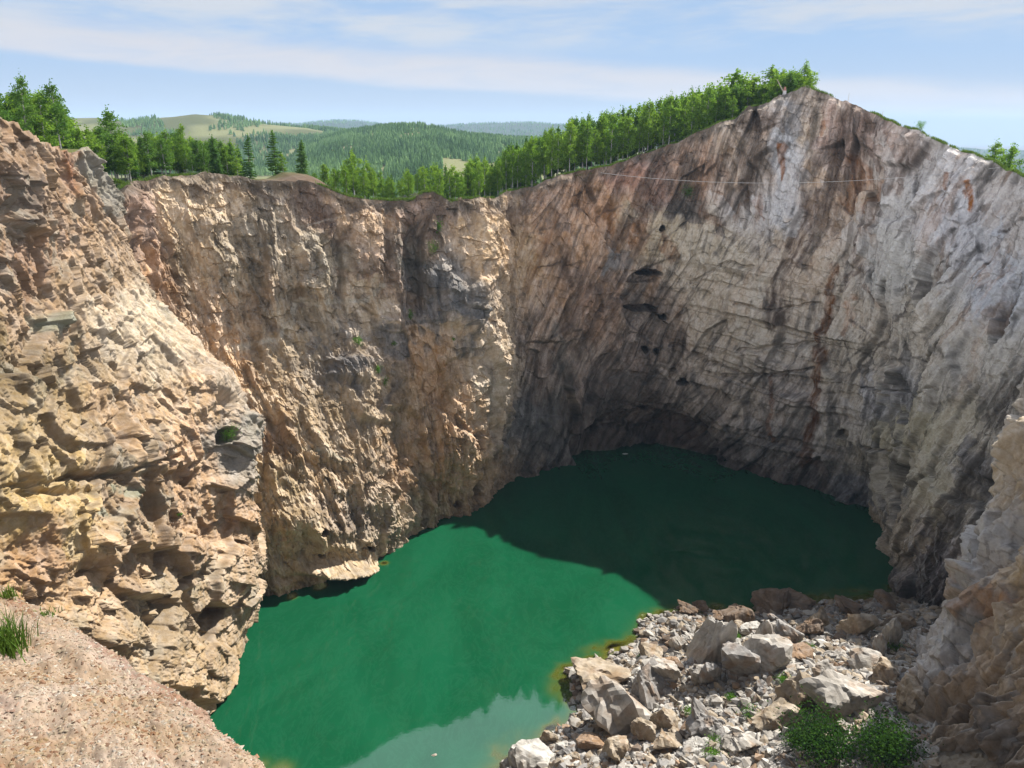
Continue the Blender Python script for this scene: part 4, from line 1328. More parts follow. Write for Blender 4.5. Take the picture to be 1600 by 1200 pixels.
def build_rocks():
    for k, (px, py, wp, hp, tone, npl, lab) in enumerate(NAMED):
        me = rock_mesh('boulder', 320 + k, tone, npl, 0.40)
        o = obj('boulder', me, M_BOULDER, label=lab, cat='boulder')
        place_rock(o, px, py, wp, hp)
        o.rotation_euler = (random.uniform(-.25, .25), random.uniform(-.25, .25), random.uniform(-.4, .4))
    # the many smaller blocks of the rock fall
    protos = {}
    for tone in ('pale', 'grey', 'tan', 'brown', 'white', 'rust'):
        protos[tone] = [rock_mesh('rubble_block', 200 + 7 * i + len(tone), tone, 8 + i, .42) for i in range(4)]
    r = np.random.default_rng(3)
    made, first = 0, True
    spots = []
    while made < 248:
        px, py = r.uniform(800, 1452), r.uniform(945, 1196)
        p, t = on_rubble(px, py)
        if p[2] < 0.12 or p[2] > 30 or (px < 905 and py < 1180):
            continue
        sz = 0.55 + 1.0 * r.random() ** 2
        if any((p[0] - q[0]) ** 2 + (p[1] - q[1]) ** 2 < (0.55 * (sz + q[2])) ** 2 for q in spots):
            continue
        spots.append((p[0], p[1], sz))
        dark = py < 985  # darker stone tones stand in for shade along the far strip
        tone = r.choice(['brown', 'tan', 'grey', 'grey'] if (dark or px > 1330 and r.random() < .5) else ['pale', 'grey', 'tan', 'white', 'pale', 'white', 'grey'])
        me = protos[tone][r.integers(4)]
        o = bpy.data.objects.new('rubble_block', me)
        if not me.materials:
            me.materials.append(M_BOULDER)
        COL.objects.link(o)
        o.location = (p[0], p[1], p[2] + .18 * sz)
        o.scale = (sz * r.uniform(.7, 1.3), sz * r.uniform(.7, 1.1), sz * r.uniform(.5, .95))
        o.rotation_euler = (r.uniform(-.5, .5), r.uniform(-.5, .5), r.uniform(0, 6.28))
        o['label'] = 'angular broken stone block lying among the rubble between the water and the right cliff'
        o['category'] = 'rock'
        o['group'] = 'broken blocks of the rock fall'
        made += 1
    # loose scree: too many to count
    RZ = rubble_z(*np.meshgrid(np.arange(-24, 98, .5), np.arange(50, 148, .5)), False)
    n = 24000
    px, py = r.uniform(780, 1460, n), r.uniform(940, 1220, n)
    d = ray(px, py)
    t = np.linspace(75, 180, 420)
    hit = np.zeros(n)
    done = np.zeros(n, bool)
    for tt in t:
        P = d * tt
        z = RZ[np.clip(((P[:, 1] - 50) / .5).astype(int), 0, RZ.shape[0] - 1), np.clip(((P[:, 0] + 24) / .5).astype(int), 0, RZ.shape[1] - 1)]
        m = (~done) & (P[:, 2] + CAMZ <= z)
        hit[m] = tt
        done |= m
    P = d * hit[:, None]
    Pz = rubble_z(P[:, 0], P[:, 1])
    ok = done & (Pz > -.25)
    P, Pz = P[ok], Pz[ok]
    n = len(P)
    shp = [rock_verts(r, ICO1, 5, .65) for _ in range(14)]
    V = np.array(shp)[r.integers(0, 12, n)]
    sc = (0.17 + .72 * r.random(n) ** 2.3)[:, None, None] * np.stack([r.uniform(.7, 1.4, n), r.uniform(.7, 1.2, n), r.uniform(.5, .9, n)], -1)[:, None, :]
    a = r.uniform(0, 6.28, n)
    ca, sa = np.cos(a)[:, None], np.sin(a)[:, None]
    V = V * sc
    V = np.stack([V[..., 0] * ca - V[..., 1] * sa, V[..., 0] * sa + V[..., 1] * ca, V[..., 2] + .35 * V[..., 0]], -1)
    V = V + np.stack([P[:, 0], P[:, 1], Pz + .05], -1)[:, None, :]
    tones = np.array([lin(ROCK_TONES[k_]) for k_ in ('pale', 'grey', 'tan', 'brown', 'white', 'rust')]) * .80
    cc = tones[r.choice(6, n, p=[.3, .2, .2, .08, .16, .06])] * r.uniform(.75, 1.2, n)[:, None]
    cc = np.repeat(cc[:, None, :], len(ICO1), 1)
    F = (ICO1F[None] + (np.arange(n) * len(ICO1))[:, None, None]).reshape(-1, 3)
    me = new_mesh('scree', V, tris=F, cols=np.clip(cc, .02, .75))
    obj('scree', me, M_SCREE, label='loose pale scree of small stones covering the rubble slope', cat='scree', kind='stuff')
    # chips on the gravel bank
    n = 95000
    i, j = r.integers(40, BANKV.shape[0] - 1, n), r.integers(0, BANKV.shape[1] - 1, n)
    fi, fj = r.random(n)[:, None], r.random(n)[:, None]
    P = BANKV[i, j] * (1 - fi) * (1 - fj) + BANKV[i + 1, j] * fi * (1 - fj) + BANKV[i, j + 1] * (1 - fi) * fj + BANKV[i + 1, j + 1] * fi * fj
    OC = np.array([(1, 0, 0), (0, 1, 0), (-1, 0, 0), (0, -1, 0), (0, 0, 1), (0, 0, -1)], float)
    OF = np.array([(0, 1, 4), (1, 2, 4), (2, 3, 4), (3, 0, 4), (1, 0, 5), (2, 1, 5), (3, 2, 5), (0, 3, 5)])
    V = OC[None] * r.uniform(.55, 1.25, (n, 6, 1)) + r.normal(0, .16, (n, 6, 3))
    V = V * (0.0055 + .020 * r.random(n) ** 4.5)[:, None, None] * np.array([1.35, .95, .55])
    a = r.uniform(0, 6.28, n)
    ca, sa = np.cos(a)[:, None], np.sin(a)[:, None]
    V = np.stack([V[..., 0] * ca - V[..., 1] * sa, V[..., 0] * sa + V[..., 1] * ca, V[..., 2] + .35 * V[..., 1]], -1) + P[:, None, :]
    tn = lin([(220, 200, 170), (210, 182, 148), (188, 148, 118), (232, 218, 198), (168, 130, 104)]) * .58
    cc = np.repeat((tn[r.choice(5, n, p=[.32, .24, .16, .18, .10])] * r.uniform(.7, 1.15, n)[:, None])[:, None, :], 6, 1)
    F = (OF[None] + (np.arange(n) * 6)[:, None, None]).reshape(-1, 3)
    me = new_mesh('gravel', V, tris=F, cols=np.clip(cc, .02, .8))
    obj('gravel', me, M_SCREE, label='pinkish stone chips strewn over the bank in the foreground', cat='gravel', kind='stuff')


build_rocks()

# ------------------------------------------------------------------ vegetation
M_BIRCH = leaf_mat('birch_leaves', (0.110, 0.215, 0.030), (0.165, 0.285, 0.042), 0.54)
M_DARKLEAF = leaf_mat('dark_leaves', (0.080, 0.170, 0.032), (0.105, 0.205, 0.038), 0.48)
M_NEEDLE = leaf_mat('needles', (0.080, 0.175, 0.040), (0.105, 0.205, 0.046), 0.42)
M_BUSH = leaf_mat('bush_leaves', (0.085, 0.210, 0.026), (0.110, 0.250, 0.032), 0.45)
M_SHADEBUSH = leaf_mat('shaded_bush_leaves', (0.036, 0.092, 0.016), (0.048, 0.112, 0.018), 0.30)  # darker copy of the bush leaves, shade put into the colour
M_GRASS = leaf_mat('grass_blades', (0.085, 0.150, 0.028), (0.110, 0.165, 0.034), 0.30)
M_FAR = leaf_mat('far_forest', (0.130, 0.225, 0.088), (0.130, 0.225, 0.088), 0.3)
M_BARK = plain_mat('birch_bark', (0.42, 0.40, 0.36), .9, 3.0, .5)
M_DARKBARK = plain_mat('dark_bark', (0.085, 0.065, 0.05), .95, 3.0, .4)


def tube(path, radii, sides=6):
    path = np.asarray(path, float)
    T = np.gradient(path, axis=0)
    T /= np.linalg.norm(T, axis=1, keepdims=True) + 1e-9
    ref = np.where(np.abs(T[:, 2:3]) > .9, np.array([[1., 0, 0]]), np.array([[0, 0, 1.]]))
    U = np.cross(T, ref)
    U /= np.linalg.norm(U, axis=1, keepdims=True) + 1e-9
    W = np.cross(T, U)
    a = np.linspace(0, 2 * np.pi, sides, endpoint=False)
    V = path[:, None] + np.asarray(radii)[:, None, None] * (U[:, None] * np.cos(a)[None, :, None] + W[:, None] * np.sin(a)[None, :, None])
    n = len(path)
    i = np.arange(n * sides).reshape(n, sides)
    q = np.stack([i[:-1], np.roll(i[:-1], -1, 1), np.roll(i[1:], -1, 1), i[1:]], -1).reshape(-1, 4)
    return V.reshape(-1, 3), q


def join(parts):
    V, Q, n = [], [], 0
    for v, q in parts:
        V.append(v)
        Q.append(q + n)
        n += len(v)
    return np.concatenate(V), np.concatenate(Q)


def cards(r, P, size, asp=0.6, flat=0.0, along=None):
    """small leaf-clump quads, bent a little, random attitude"""
    n = len(P)
    nrm = r.normal(size=(n, 3))
    nrm[:, 2] += flat * np.sign(r.normal(size=n) + .5)
    nrm /= np.linalg.norm(nrm, axis=1, keepdims=True)
    t = r.normal(size=(n, 3)) if along is None else along + .25 * r.normal(size=(n, 3))
    t = t - (t * nrm).sum(1, keepdims=True) * nrm
    t /= np.linalg.norm(t, axis=1, keepdims=True) + 1e-9
    b = np.cross(nrm, t)
    s = (np.asarray(size) * r.uniform(.6, 1.3, n))[:, None]
    V = np.stack([P - t * s * .5, P + b * s * asp * .5 + nrm * s * .08, P + t * s * .5, P - b * s * asp * .5 + nrm * s * .08], 1)
    return V.reshape(-1, 3), np.arange(n * 4).reshape(n, 4)


def tree_parts(kind, seed, H=14.0):
    r = np.random.default_rng(seed)
    wood, leaves, along, size = [], [], [], []
    lean = r.normal(0, .012, 2) * H
    tt = np.linspace(0, 1, 12)
    wob = np.cumsum(r.normal(0, .05, (12, 2)), 0) * tt[:, None]
    path = np.stack([lean[0] * tt ** 2 + wob[:, 0], lean[1] * tt ** 2 + wob[:, 1], -0.4 + (H * .97 + .4) * tt], -1)
    r0 = H * .0105
    wood.append(tube(path, r0 * (1 - tt) ** .8 + .02, 7))

    def on(t):
        return np.array([np.interp(t, tt, path[:, k]) for k in range(3)])
    if kind in ('birch', 'round'):
        nb = 44 if kind == 'birch' else 52
        t0 = .22 if kind == 'birch' else .10
        for k in range(nb):
            t = t0 + (0.97 - t0) * ((k + r.random()) / nb)
            q = (t - t0) / (1 - t0)
            L = H * ((.165 if kind == 'birch' else .25) * (math.sin(math.pi * min(1, q * .78 + .20)) ** .8) * r.uniform(.65, 1.25) + .018)
            a = r.uniform(0, 6.28)
            p0 = on(t)
            rise = r.uniform(.35, .95) if kind == 'birch' else r.uniform(.1, .8)
            u = np.linspace(0, 1, 5)
            bx = np.stack([p0[0] + math.cos(a) * L * u, p0[1] + math.sin(a) * L * u, p0[2] + L * rise * (u - .55 * u ** 2)], -1)
            wood.append(tube(bx, .030 * (1 - u) + .008, 3))
            m = int(46 * (L / (H * .12)) ** .9 * r.uniform(.5, 1.25)) + 6
            uu = r.beta(2.2, 1.3, m)
            P = np.stack([np.interp(uu, u, bx[:, d]) for d in range(3)], -1)
            P = P + r.normal(0, 1, (m, 3)) * (np.array([.34, .34, .30]) * (H / 14)) * (0.5 + .7 * uu[:, None])
            P[:, 2] -= .25 * uu * r.random(m)
            leaves.append(P)
            size.append(np.full(m, .34 * H / 14))
        m = 60
        P = on(.97) + r.normal(0, 1, (m, 3)) * np.array([.22, .22, .7])
        leaves.append(P)
        size.append(np.full(m, .30))
        lv = np.concatenate(leaves)
        V, Q = cards(r, lv, np.concatenate(size) * 1.25, .75)
    else:
        nt = 19 if kind == 'pine' else 24
        t0 = .14
        al = []
        for k in range(nt):
            t = t0 + (.985 - t0) * (k + .3 * r.random()) / nt
            q = (t - t0) / (1 - t0)
            for b in range(6 if q < .8 else 4):
                L = H * (.185 if kind == 'pine' else .15) * ((1 - q) ** .75 * (0.72 + .28 * min(1, q * 4))) * r.uniform(.55, 1.2) + .15
                if kind == 'pine' and r.random() < .22:
                    continue
                a = r.uniform(0, 6.28)
                p0 = on(t)
                u = np.linspace(0, 1, 5)
                dz = .05 + .5 * q
                bx = np.stack([p0[0] + math.cos(a) * L * u, p0[1] + math.sin(a) * L * u, p0[2] + L * (dz * u - .30 * u ** 2)], -1)
                wood.append(tube(bx, .035 * (1 - u) + .008, 3))
                m = int(26 * L * 14 / H) + 6
                uu = r.beta(1.7, 1.2, m)
                P = np.stack([np.interp(uu, u, bx[:, d]) for d in range(3)], -1)
                P = P + r.normal(0, 1, (m, 3)) * np.array([.22, .22, .09]) * (H / 14) * (1.15 - .6 * uu[:, None])
                leaves.append(P)
                al.append(np.tile([math.cos(a), math.sin(a), -.25], (m, 1)))
        m = 30
        leaves.append(on(.985) + r.normal(0, 1, (m, 3)) * np.array([.10, .10, .38]))
        al.append(np.tile([0, 0, 1.0], (m, 1)))
        lv = np.concatenate(leaves)
        V, Q = cards(r, lv, np.full(len(lv), .58 * H / 14), .48, .9, np.concatenate(al))
    # clumps of lighter and deeper leaf colour
    cl = fbm(lv[:, 0] * .8 + lv[:, 2] * .55, lv[:, 1] * .8 - lv[:, 2] * .35, seed, 3)
    var = np.clip(.5 + .33 * cl + r.normal(0, .17, len(lv)), 0, 1)
    wv, wq = join(wood)
    return (wv, wq), (V, Q, np.repeat(var, 4))


def make_tree(name, kind, seed, leafm, barkm, label, cat='tree', H=14.0):
    (wv, wq), (lv, lq, var) = tree_parts(kind, seed, H)
    root = obj(name, None, label=label, cat=cat)
    obj('trunk', new_mesh('trunk', wv, wq, smooth=True), barkm, root)
    obj('crown', new_mesh('crown', lv, lq, attrs={'var': var}), leafm, root)
    return root


TREES = {
    'birch': [make_tree('birch_tree', 'birch', 1000 + i, M_BIRCH, M_BARK, '') for i in range(10)],
    'broad': [make_tree('broadleaf_tree', 'round', 1100 + i, M_BIRCH, M_DARKBARK, '', H=11.0) for i in range(4)],
    'larch': [make_tree('larch_tree', 'larch', 1200 + i, M_NEEDLE, M_DARKBARK, '') for i in range(4)],
    'pine': [make_tree('pine_tree', 'pine', 1300 + i, M_NEEDLE, M_DARKBARK, '') for i in range(3)],
    'dark': [make_tree('birch_tree', 'birch', 1400 + i, M_DARKLEAF, M_BARK, '') for i in range(5)],
}
HT = {'birch': 14.0, 'broad': 11.0, 'larch': 14.0, 'pine': 14.0, 'dark': 14.0}
USED = set()
tr_rng = np.random.default_rng(77)


def put_tree(kind, px, top, Y, label, group=None, wide=1.0, tilt=(0, 0), pick=None, minh=5.0):
    p = at(px, top, Y)
    gz, d = ground_z(p[0], p[1])
    gz = float(gz)
    h = max(minh, p[2] - gz)
    fam = TREES[kind]
    src = fam[tr_rng.integers(len(fam)) if pick is None else pick]
    sc = h / HT[kind]
    s3 = (sc * wide, sc * wide, sc)
    rot = tr_rng.uniform(0, 6.28)
    if src.name not in USED:
        USED.add(src.name)
        o = src
        o.location = (p[0], p[1], gz - .2)
        o.rotation_euler = (tilt[0], tilt[1], rot)
        o.scale = s3
        o['label'] = label
        if group:
            o['group'] = group
    else:
        o = copy_thing(src, (p[0], p[1], gz - .2), rot, s3, label, group, tilt)
        if not group and 'group' in o:
            del o['group']
    return o


def rim_Y(px):
    return float(np.interp(px, RX, RYv))


_rx, _ry, _ = photo_xy(B[-1])
_m = (B[-1, :, 1] > 135) & (_rx > 150)
_o = np.argsort(_rx[_m])
RX, RYv = _rx[_m][_o], B[-1, :, 1][_m][_o]

# single trees one can point at
put_tree('dark', 22, 112, 122, 'tall thin birch with a bent sparse top, at the upper left corner', wide=.75, tilt=(0, -.10), pick=0)
put_tree('dark', 77, 126, 126, 'tall open birch behind the left cliff, next to the bent one', wide=1.05, pick=1)
put_tree('dark', -8, 138, 118, 'dark tree cut by the left edge of the picture', wide=.9, pick=2)
put_tree('dark', 168, 168, 165, 'tall broad birch standing above its neighbours behind the grey knob of the left cliff', wide=1.25, pick=1)
put_tree('pine', 384, 208, 188, 'lone pine with clear tiers of branches, leftmost of the three on the spoil heap', wide=1.0, pick=0)
put_tree('pine', 425, 202, 189, 'dense dark pine with a pale trunk in the middle of the spoil heap', wide=1.15, pick=1)
put_tree('birch', 440, 240, 187, 'small light birch snug against the dense dark pine', wide=1.3, pick=2)
put_tree('larch', 468, 217, 192, 'conical larch at the right end of the spoil heap', wide=1.25, pick=1)
put_tree('broad', 491, 268, 194, 'low bushy tree at the right foot of the conical larch', wide=1.0, pick=0, minh=3.5)
put_tree('birch', 281, 192, 176, 'slim birch with a white trunk on the crest of the back wall', wide=.8, pick=3)
put_tree('broad', 552, 236, 199, 'broad round tree, tallest left of the dip in the rim', wide=1.0, pick=1)
put_tree('broad', 572, 250, 195, 'bright round tree in front of the tallest broad tree', wide=.9, pick=2)
put_tree('broad', 1258, 98, 219, 'dark full tree right behind the summit of the wall', wide=1.15, pick=1)
put_tree('birch', 1208, 102, 224, 'tall leafy birch just left of the summit', wide=1.5, pick=4)
put_tree('birch', 1157, 108, 229, 'tall dense birch standing clear above the ridge row', wide=1.5, pick=5)
put_tree('birch', 1556, 219, 196, 'left birch of the pair beyond the falling ridge', wide=1.2, pick=0)
put_tree('birch', 1583, 224, 188, 'right birch of the pair beyond the falling ridge', wide=1.2, pick=1)

TOP = [(-40, 130), (0, 135), (40, 132), (85, 138), (102, 170), (118, 190), (150, 186), (200, 205), (240, 192), (275, 192), (305, 208), (345, 206), (372, 215),
       (505, 268), (530, 244), (575, 248), (600, 264), (640, 258), (680, 248), (720, 252), (740, 232), (765, 238), (800, 214), (850, 196), (900, 174), (945, 167),
       (1000, 154), (1050, 140), (1100, 125), (1130, 122), (1160, 112), (1200, 106), (1240, 98), (1262, 112), (1268, 130)]
TOP = np.array(TOP, float)


def top_at(px):
    return float(np.interp(px, TOP[:, 0], TOP[:, 1]))


def row(x0, x1, n, d0, d1, fam, label, group, drop=32, wide=(.85, 1.2), y_of=None):
    for k in range(n):
        px = x0 + (x1 - x0) * (k + tr_rng.uniform(.1, .9)) / n
        Yb = (y_of(px) if y_of else rim_Y(px)) + tr_rng.uniform(d0, d1)
        kind = fam[tr_rng.integers(len(fam))]
        put_tree(kind, px, top_at(px) + 5 + abs(tr_rng.normal(0, 1)) * drop * .55, Yb, label, group, tr_rng.uniform(*wide))


left_y = lambda px: np.interp(px, [-40, 100, 160, 200], [112, 128, 145, 156])
row(-30, 190, 26, 6, 22, ['dark', 'dark', 'birch'], 'dark green tree packed behind the crest of the left cliff', 'trees behind the left cliff', 30, y_of=left_y)
row(60, 200, 14, 20, 40, ['dark', 'larch', 'birch'], 'dark green tree packed behind the crest of the left cliff', 'trees behind the left cliff', 18, y_of=left_y)
row(185, 372, 24, 6, 20, ['dark', 'birch', 'dark', 'larch', 'birch'], 'tree of the mixed stand above the left part of the back wall', 'mixed stand above the back wall', 34, (1.0, 1.35))
row(185, 372, 20, 16, 38, ['larch', 'dark', 'dark', 'birch'], 'tree of the mixed stand above the left part of the back wall', 'mixed stand above the back wall', 16, (.95, 1.25))
row(500, 740, 26, 5, 16, ['birch', 'birch', 'broad'], 'bright green young tree along the dip in the rim', 'trees along the dip in the rim', 30, (.85, 1.2))
row(510, 745, 22, 14, 34, ['birch', 'larch', 'birch'], 'bright green young tree along the dip in the rim', 'trees along the dip in the rim', 12, (.85, 1.15))
row(735, 1150, 46, 4, 10, ['birch'], 'slim birch in the dense row climbing along the ridge', 'birches along the climbing ridge', 36, (.80, 1.10))
row(735, 1150, 44, 10, 20, ['birch', 'birch', 'dark', 'larch'], 'slim birch in the dense row climbing along the ridge'.replace('slim birch', 'slim tree'), 'birches along the climbing ridge', 24, (.80, 1.10))
row(740, 1145, 34, 18, 34, ['birch', 'larch'], 'slim tree in the dense row climbing along the ridge', 'birches along the climbing ridge', 14, (.80, 1.10))
row(1215, 1268, 7, 5, 14, ['broad', 'birch'], 'birch of the clump left of the summit of the wall', 'birch clump by the summit', 14, (1.0, 1.3))
row(1140, 1262, 16, 5, 18, ['birch', 'dark'], 'birch of the clump left of the summit of the wall', 'birch clump by the summit', 26, (1.2, 1.6))
for fam in TREES.values():
    for o in fam:
        if o.name not in USED:
            for ch in list(o.children):
                bpy.data.objects.remove(ch)
            bpy.data.objects.remove(o)


# ---- far forest: one mass
def build_far_forest():
    r = np.random.default_rng(21)
    X, Y, Hh = [], [], []
    for (x0, x1, d0, d1, n, h0, h1) in [(-80, 900, 260, 620, 3200, 9, 14), (-60, 620, 900, 2300, 17000, 7, 12), (430, 980, 480, 1750, 24000, 7, 12), (-60, 1000, 2300, 6200, 14000, 10, 16), (1500, 1640, 500, 5800, 2500, 10, 18)]:
        px = r.uniform(x0, x1, n)
        D = d0 + (d1 - d0) * r.random(n)
        x = (px - 800) / 1200 * D / 1.05
        X.append(x)
        Y.append(D)
        Hh.append(r.uniform(h0, h1, n))
    X, Y, Hh = map(np.concatenate, (X, Y, Hh))
    px = 800 + 1200 * X / Y * 1.05
    f = fbm(X / 190, Y / 260, 31, 5) + .25 * fbm(X / 45, Y / 45, 33, 3)
    thr = np.full(len(X), -.95)
    thr = np.where((px < 500) & (Y > 1150) & (Y < 2200), 0.02, thr)
    thr = np.where((px > 690) & (Y < 900) & (Y > 520), 0.10, thr)
    thr = np.where(Y > 2500, -.6, thr)
    ok = f > thr
    ok &= fbm(X / 70, Y / 110, 37, 3) > -.50
    # open meadows on the hillside
    for (mx, mD, rx, rD) in [(150, 1600, 55, 280), (300, 1650, 60, 200), (455, 1600, 60, 160), (585, 700, 26, 45), (575, 1150, 22, 40), (235, 1250, 30, 130)]:
        ok &= ((px - mx) / rx) ** 2 + ((Y - mD) / rD) ** 2 + .6 * f > .8
    X, Y, Hh = X[ok], Y[ok], Hh[ok]
    Z, d = ground_z(X, Y)
    n = len(X)
    # each tree: a ragged cone of three stacked, uneven skirts
    sides = 5
    a = np.linspace(0, 2 * np.pi, sides, endpoint=False)
    lv = []
    con = r.random(n) < .6
    for (z0, z1, wd) in [(.10, .62, .21), (.38, .84, .155), (.64, 1.0, .095)]:
        rr = wd * Hh[:, None] * r.uniform(.6, 1.3, (n, sides)) * np.where(con, 1, 1.35)[:, None]
        ring = np.stack([np.cos(a)[None] * rr, np.sin(a)[None] * rr, (z0 + r.uniform(-.07, .07, (n, sides))) * Hh[:, None]], -1)
        tip = np.stack([r.normal(0, .02, n) * Hh, r.normal(0, .02, n) * Hh, np.where(con, z1, z1 * .93) * Hh], -1)[:, None]
        lv.append(np.concatenate([ring, tip], 1))
    V = np.concatenate(lv, 1)
    V = V + np.stack([X, Y, Z - .6], -1)[:, None]
    tri = []
    for k in range(3):
        b0 = k * (sides + 1)
        for i in range(sides):
            tri.append((b0 + i, b0 + (i + 1) % sides, b0 + sides))
    m = 3 * (sides + 1)
    F = (np.array(tri)[None] + (np.arange(n) * m)[:, None, None]).reshape(-1, 3)
    var = np.clip(.48 + .55 * fbm(X / 75, Y / 75, 35, 4) + r.normal(0, .2, n), 0, 1)
    me = new_mesh('far_forest', V, tris=F, attrs={'var': np.repeat(var, m)})
    obj('far_forest', me, M_FAR, label='mixed forest covering the distant hills beyond the quarry', cat='forest', kind='stuff')


build_far_forest()


# ---- bushes, weeds and grass
def bush_thing(name, seed, label, cat, loc, size, hgt, n, leafm=None, card=.16, stems=7, sparse=1.0, group=None):
    r = np.random.default_rng(seed)
    wood, lv = [], []
    for k in range(stems):
        a, L = r.uniform(0, 6.28), r.uniform(.55, 1.0)
        u = np.linspace(0, 1, 5)
        rx = size * .5 * L * r.uniform(.4, 1)
        bx = np.stack([math.cos(a) * rx * u ** 1.2, math.sin(a) * rx * u ** 1.2, hgt * L * u - .1], -1)
        wood.append(tube(bx, .03 * (1 - u) + .008, 4))
        m = n // stems
        uu = r.beta(2.5, 1.0, m)
        P = np.stack([np.interp(uu, u, bx[:, d]) for d in range(3)], -1)
        P += r.normal(0, 1, (m, 3)) * np.array([size, size, hgt * .8]) * .13 * sparse
        P[:, 2] = np.maximum(P[:, 2], .03)
        lv.append(P)
    lv = np.concatenate(lv)
    V, Q = cards(r, lv, np.full(len(lv), card), .6)
    var = np.clip(.5 + .35 * fbm(lv[:, 0] * 1.2, lv[:, 2] * 1.2 + lv[:, 1], seed, 3) + r.normal(0, .16, len(lv)), 0, 1)
    root = obj(name, None, label=label, cat=cat, group=group)
    root.location = loc
    wv, wq = join(wood)
    obj('stem', new_mesh('stem', wv, wq, smooth=True), M_DARKBARK, root)
    obj('foliage', new_mesh('foliage', V, Q, attrs={'var': np.repeat(var, 4)}), leafm or M_BUSH, root)
    return root


for (px, py, sz, h, n, lab, sd) in [
    (1290, 1186, 8.6, 5.2, 5200, 'wide dark green bush at the bottom edge, left of its taller twin', 1),
    (1378, 1192, 7.4, 6.0, 4600, 'tall dark green bush at the bottom edge beside the right cliff', 2),
    (1248, 1170, 4.2, 2.6, 1500, 'lower green bush left of the wide dark green bush', 3)]:
    p, t = on_rubble(px, py)
    bush_thing('bush', 50 + sd, lab, 'bush', (p[0], p[1], p[2]), sz, h, n, M_SHADEBUSH, .36, 13, 1.4)
for k, (px, py, sz, h, lab) in enumerate([
    (1172, 1122, 2.6, .8, 'bright green weed patch in the open rubble above the grey grassy boulder'),
    (1118, 1172, 2.0, 1.0, 'bright green weeds among stones at the bottom of the rubble, left of the wide bush'),
    (1112, 1190, 2.4, .9, 'bright green weeds at the very bottom edge of the rubble'),
    (1258, 1018, 2.0, .6, 'small weed patch between brown boulders in the middle of the rubble'),
    (1228, 1068, 2.2, .6, 'yellow green weed patch beside the upright tan and grey slab'),
    (1410, 980, 2.6, .8, 'yellow green weeds beside the slender upright whitish slab'),
    (1398, 1018, 2.2, .8, 'weeds at the foot of the slender upright whitish slab'),
    (1078, 1120, 1.8, .7, 'green tuft on top of the grassy hummock below the square cornered block'),
    (1142, 1096, 1.4, .5, 'single small weed in the pale rubble'),
    (1148, 1000, 1.4, .7, 'thin green weed beside the tall whitish pointed boulder'),
    (1004, 1030, 1.4, .5, 'greenish tuft by the flat tan rock at the shore'),
    (1360, 985, 2.0, .6, 'sparse weeds right of the blunt sunlit boulder')]):
    p, t = on_rubble(px, py)
    bush_thing('weed_plant', 80 + k, lab, 'weed', (p[0], p[1], p[2] + .3), sz * 1.35, h * 1.7, 520, M_BUSH, .22, 7, 1.3)



def hit_wall(px, py, names):
    d = ray(px, py)
    d = d / np.linalg.norm(d)
    best = None
    for nme in names:
        ok, loc, nrm, idx = bpy.data.objects[nme].ray_cast(Vector((0, 0, CAMZ)), Vector(d))
        if ok:
            t = (loc - Vector((0, 0, CAMZ))).length
            if best is None or t < best[1]:
                best = (np.array(loc), t, np.array(nrm))
    return best


bpy.context.view_layer.update()
for k, (px, py, sz, h, n, face, lab, lm) in enumerate([
    (354, 690, 4.0, 3.0, 900, 'left_cliff', 'lush green bush growing in the niche of the left cliff', M_BUSH),
    (282, 806, .9, .7, 90, 'left_cliff', 'tiny green plant on a bare ledge below the dark hollow of the left cliff', M_BUSH),
    (560, 540, 2.6, 2.4, 340, 'quarry_cliff', 'bright round bush on the dirt ledge in the middle of the back wall', M_BUSH),
    (616, 540, 1.4, 1.2, 120, 'quarry_cliff', 'small green shrub right of the bright round bush', M_BUSH),
    (641, 500, 1.6, 3.0, 240, 'quarry_cliff', 'upright shrub among the dark rocks of the back wall', M_BUSH),
    (591, 585, 1.4, 2.2, 200, 'quarry_cliff', 'slim shrub on the dirt slope, left of the slanting one', M_BUSH),
    (602, 606, 1.6, 2.6, 240, 'quarry_cliff', 'slanting green shrub lowest on the dirt slope of the back wall', M_BUSH),
    (709, 532, 1.0, .9, 90, 'quarry_cliff', 'faint small plant near the shade line of the back wall', M_BUSH),
    (686, 366, 2.2, 4.0, 420, 'quarry_cliff', 'tall shrub high in the dark gully of the back wall', M_BUSH),
    (676, 400, 2.4, 3.4, 420, 'quarry_cliff', 'darker shrub lower in the gully of the back wall', M_DARKLEAF),
    (1074, 310, 4.4, 4.2, 800, 'quarry_cliff', 'dark bush clinging to the shaded wall just under the cable', M_DARKLEAF)]):
    hw = hit_wall(px, py, [face])
    if hw is None:
        continue
    p = hw[0]
    bush_thing('shrub', 120 + k, lab, 'shrub', (p[0], p[1], p[2]), sz, h, n, lm, .26 if face != 'left_cliff' else .18, 6, 1.25)

p = B[-1][np.argmin(np.abs(_rx - 1436) + 1e3 * (B[-1, :, 1] < 135))]
bush_thing('shrub', 140, 'small green shrub on the skyline of the falling ridge', 'shrub', (p[0] + .5, p[1] + .6, p[2] - .2), 2.6, 2.4, 420, M_BUSH, .22, 6)


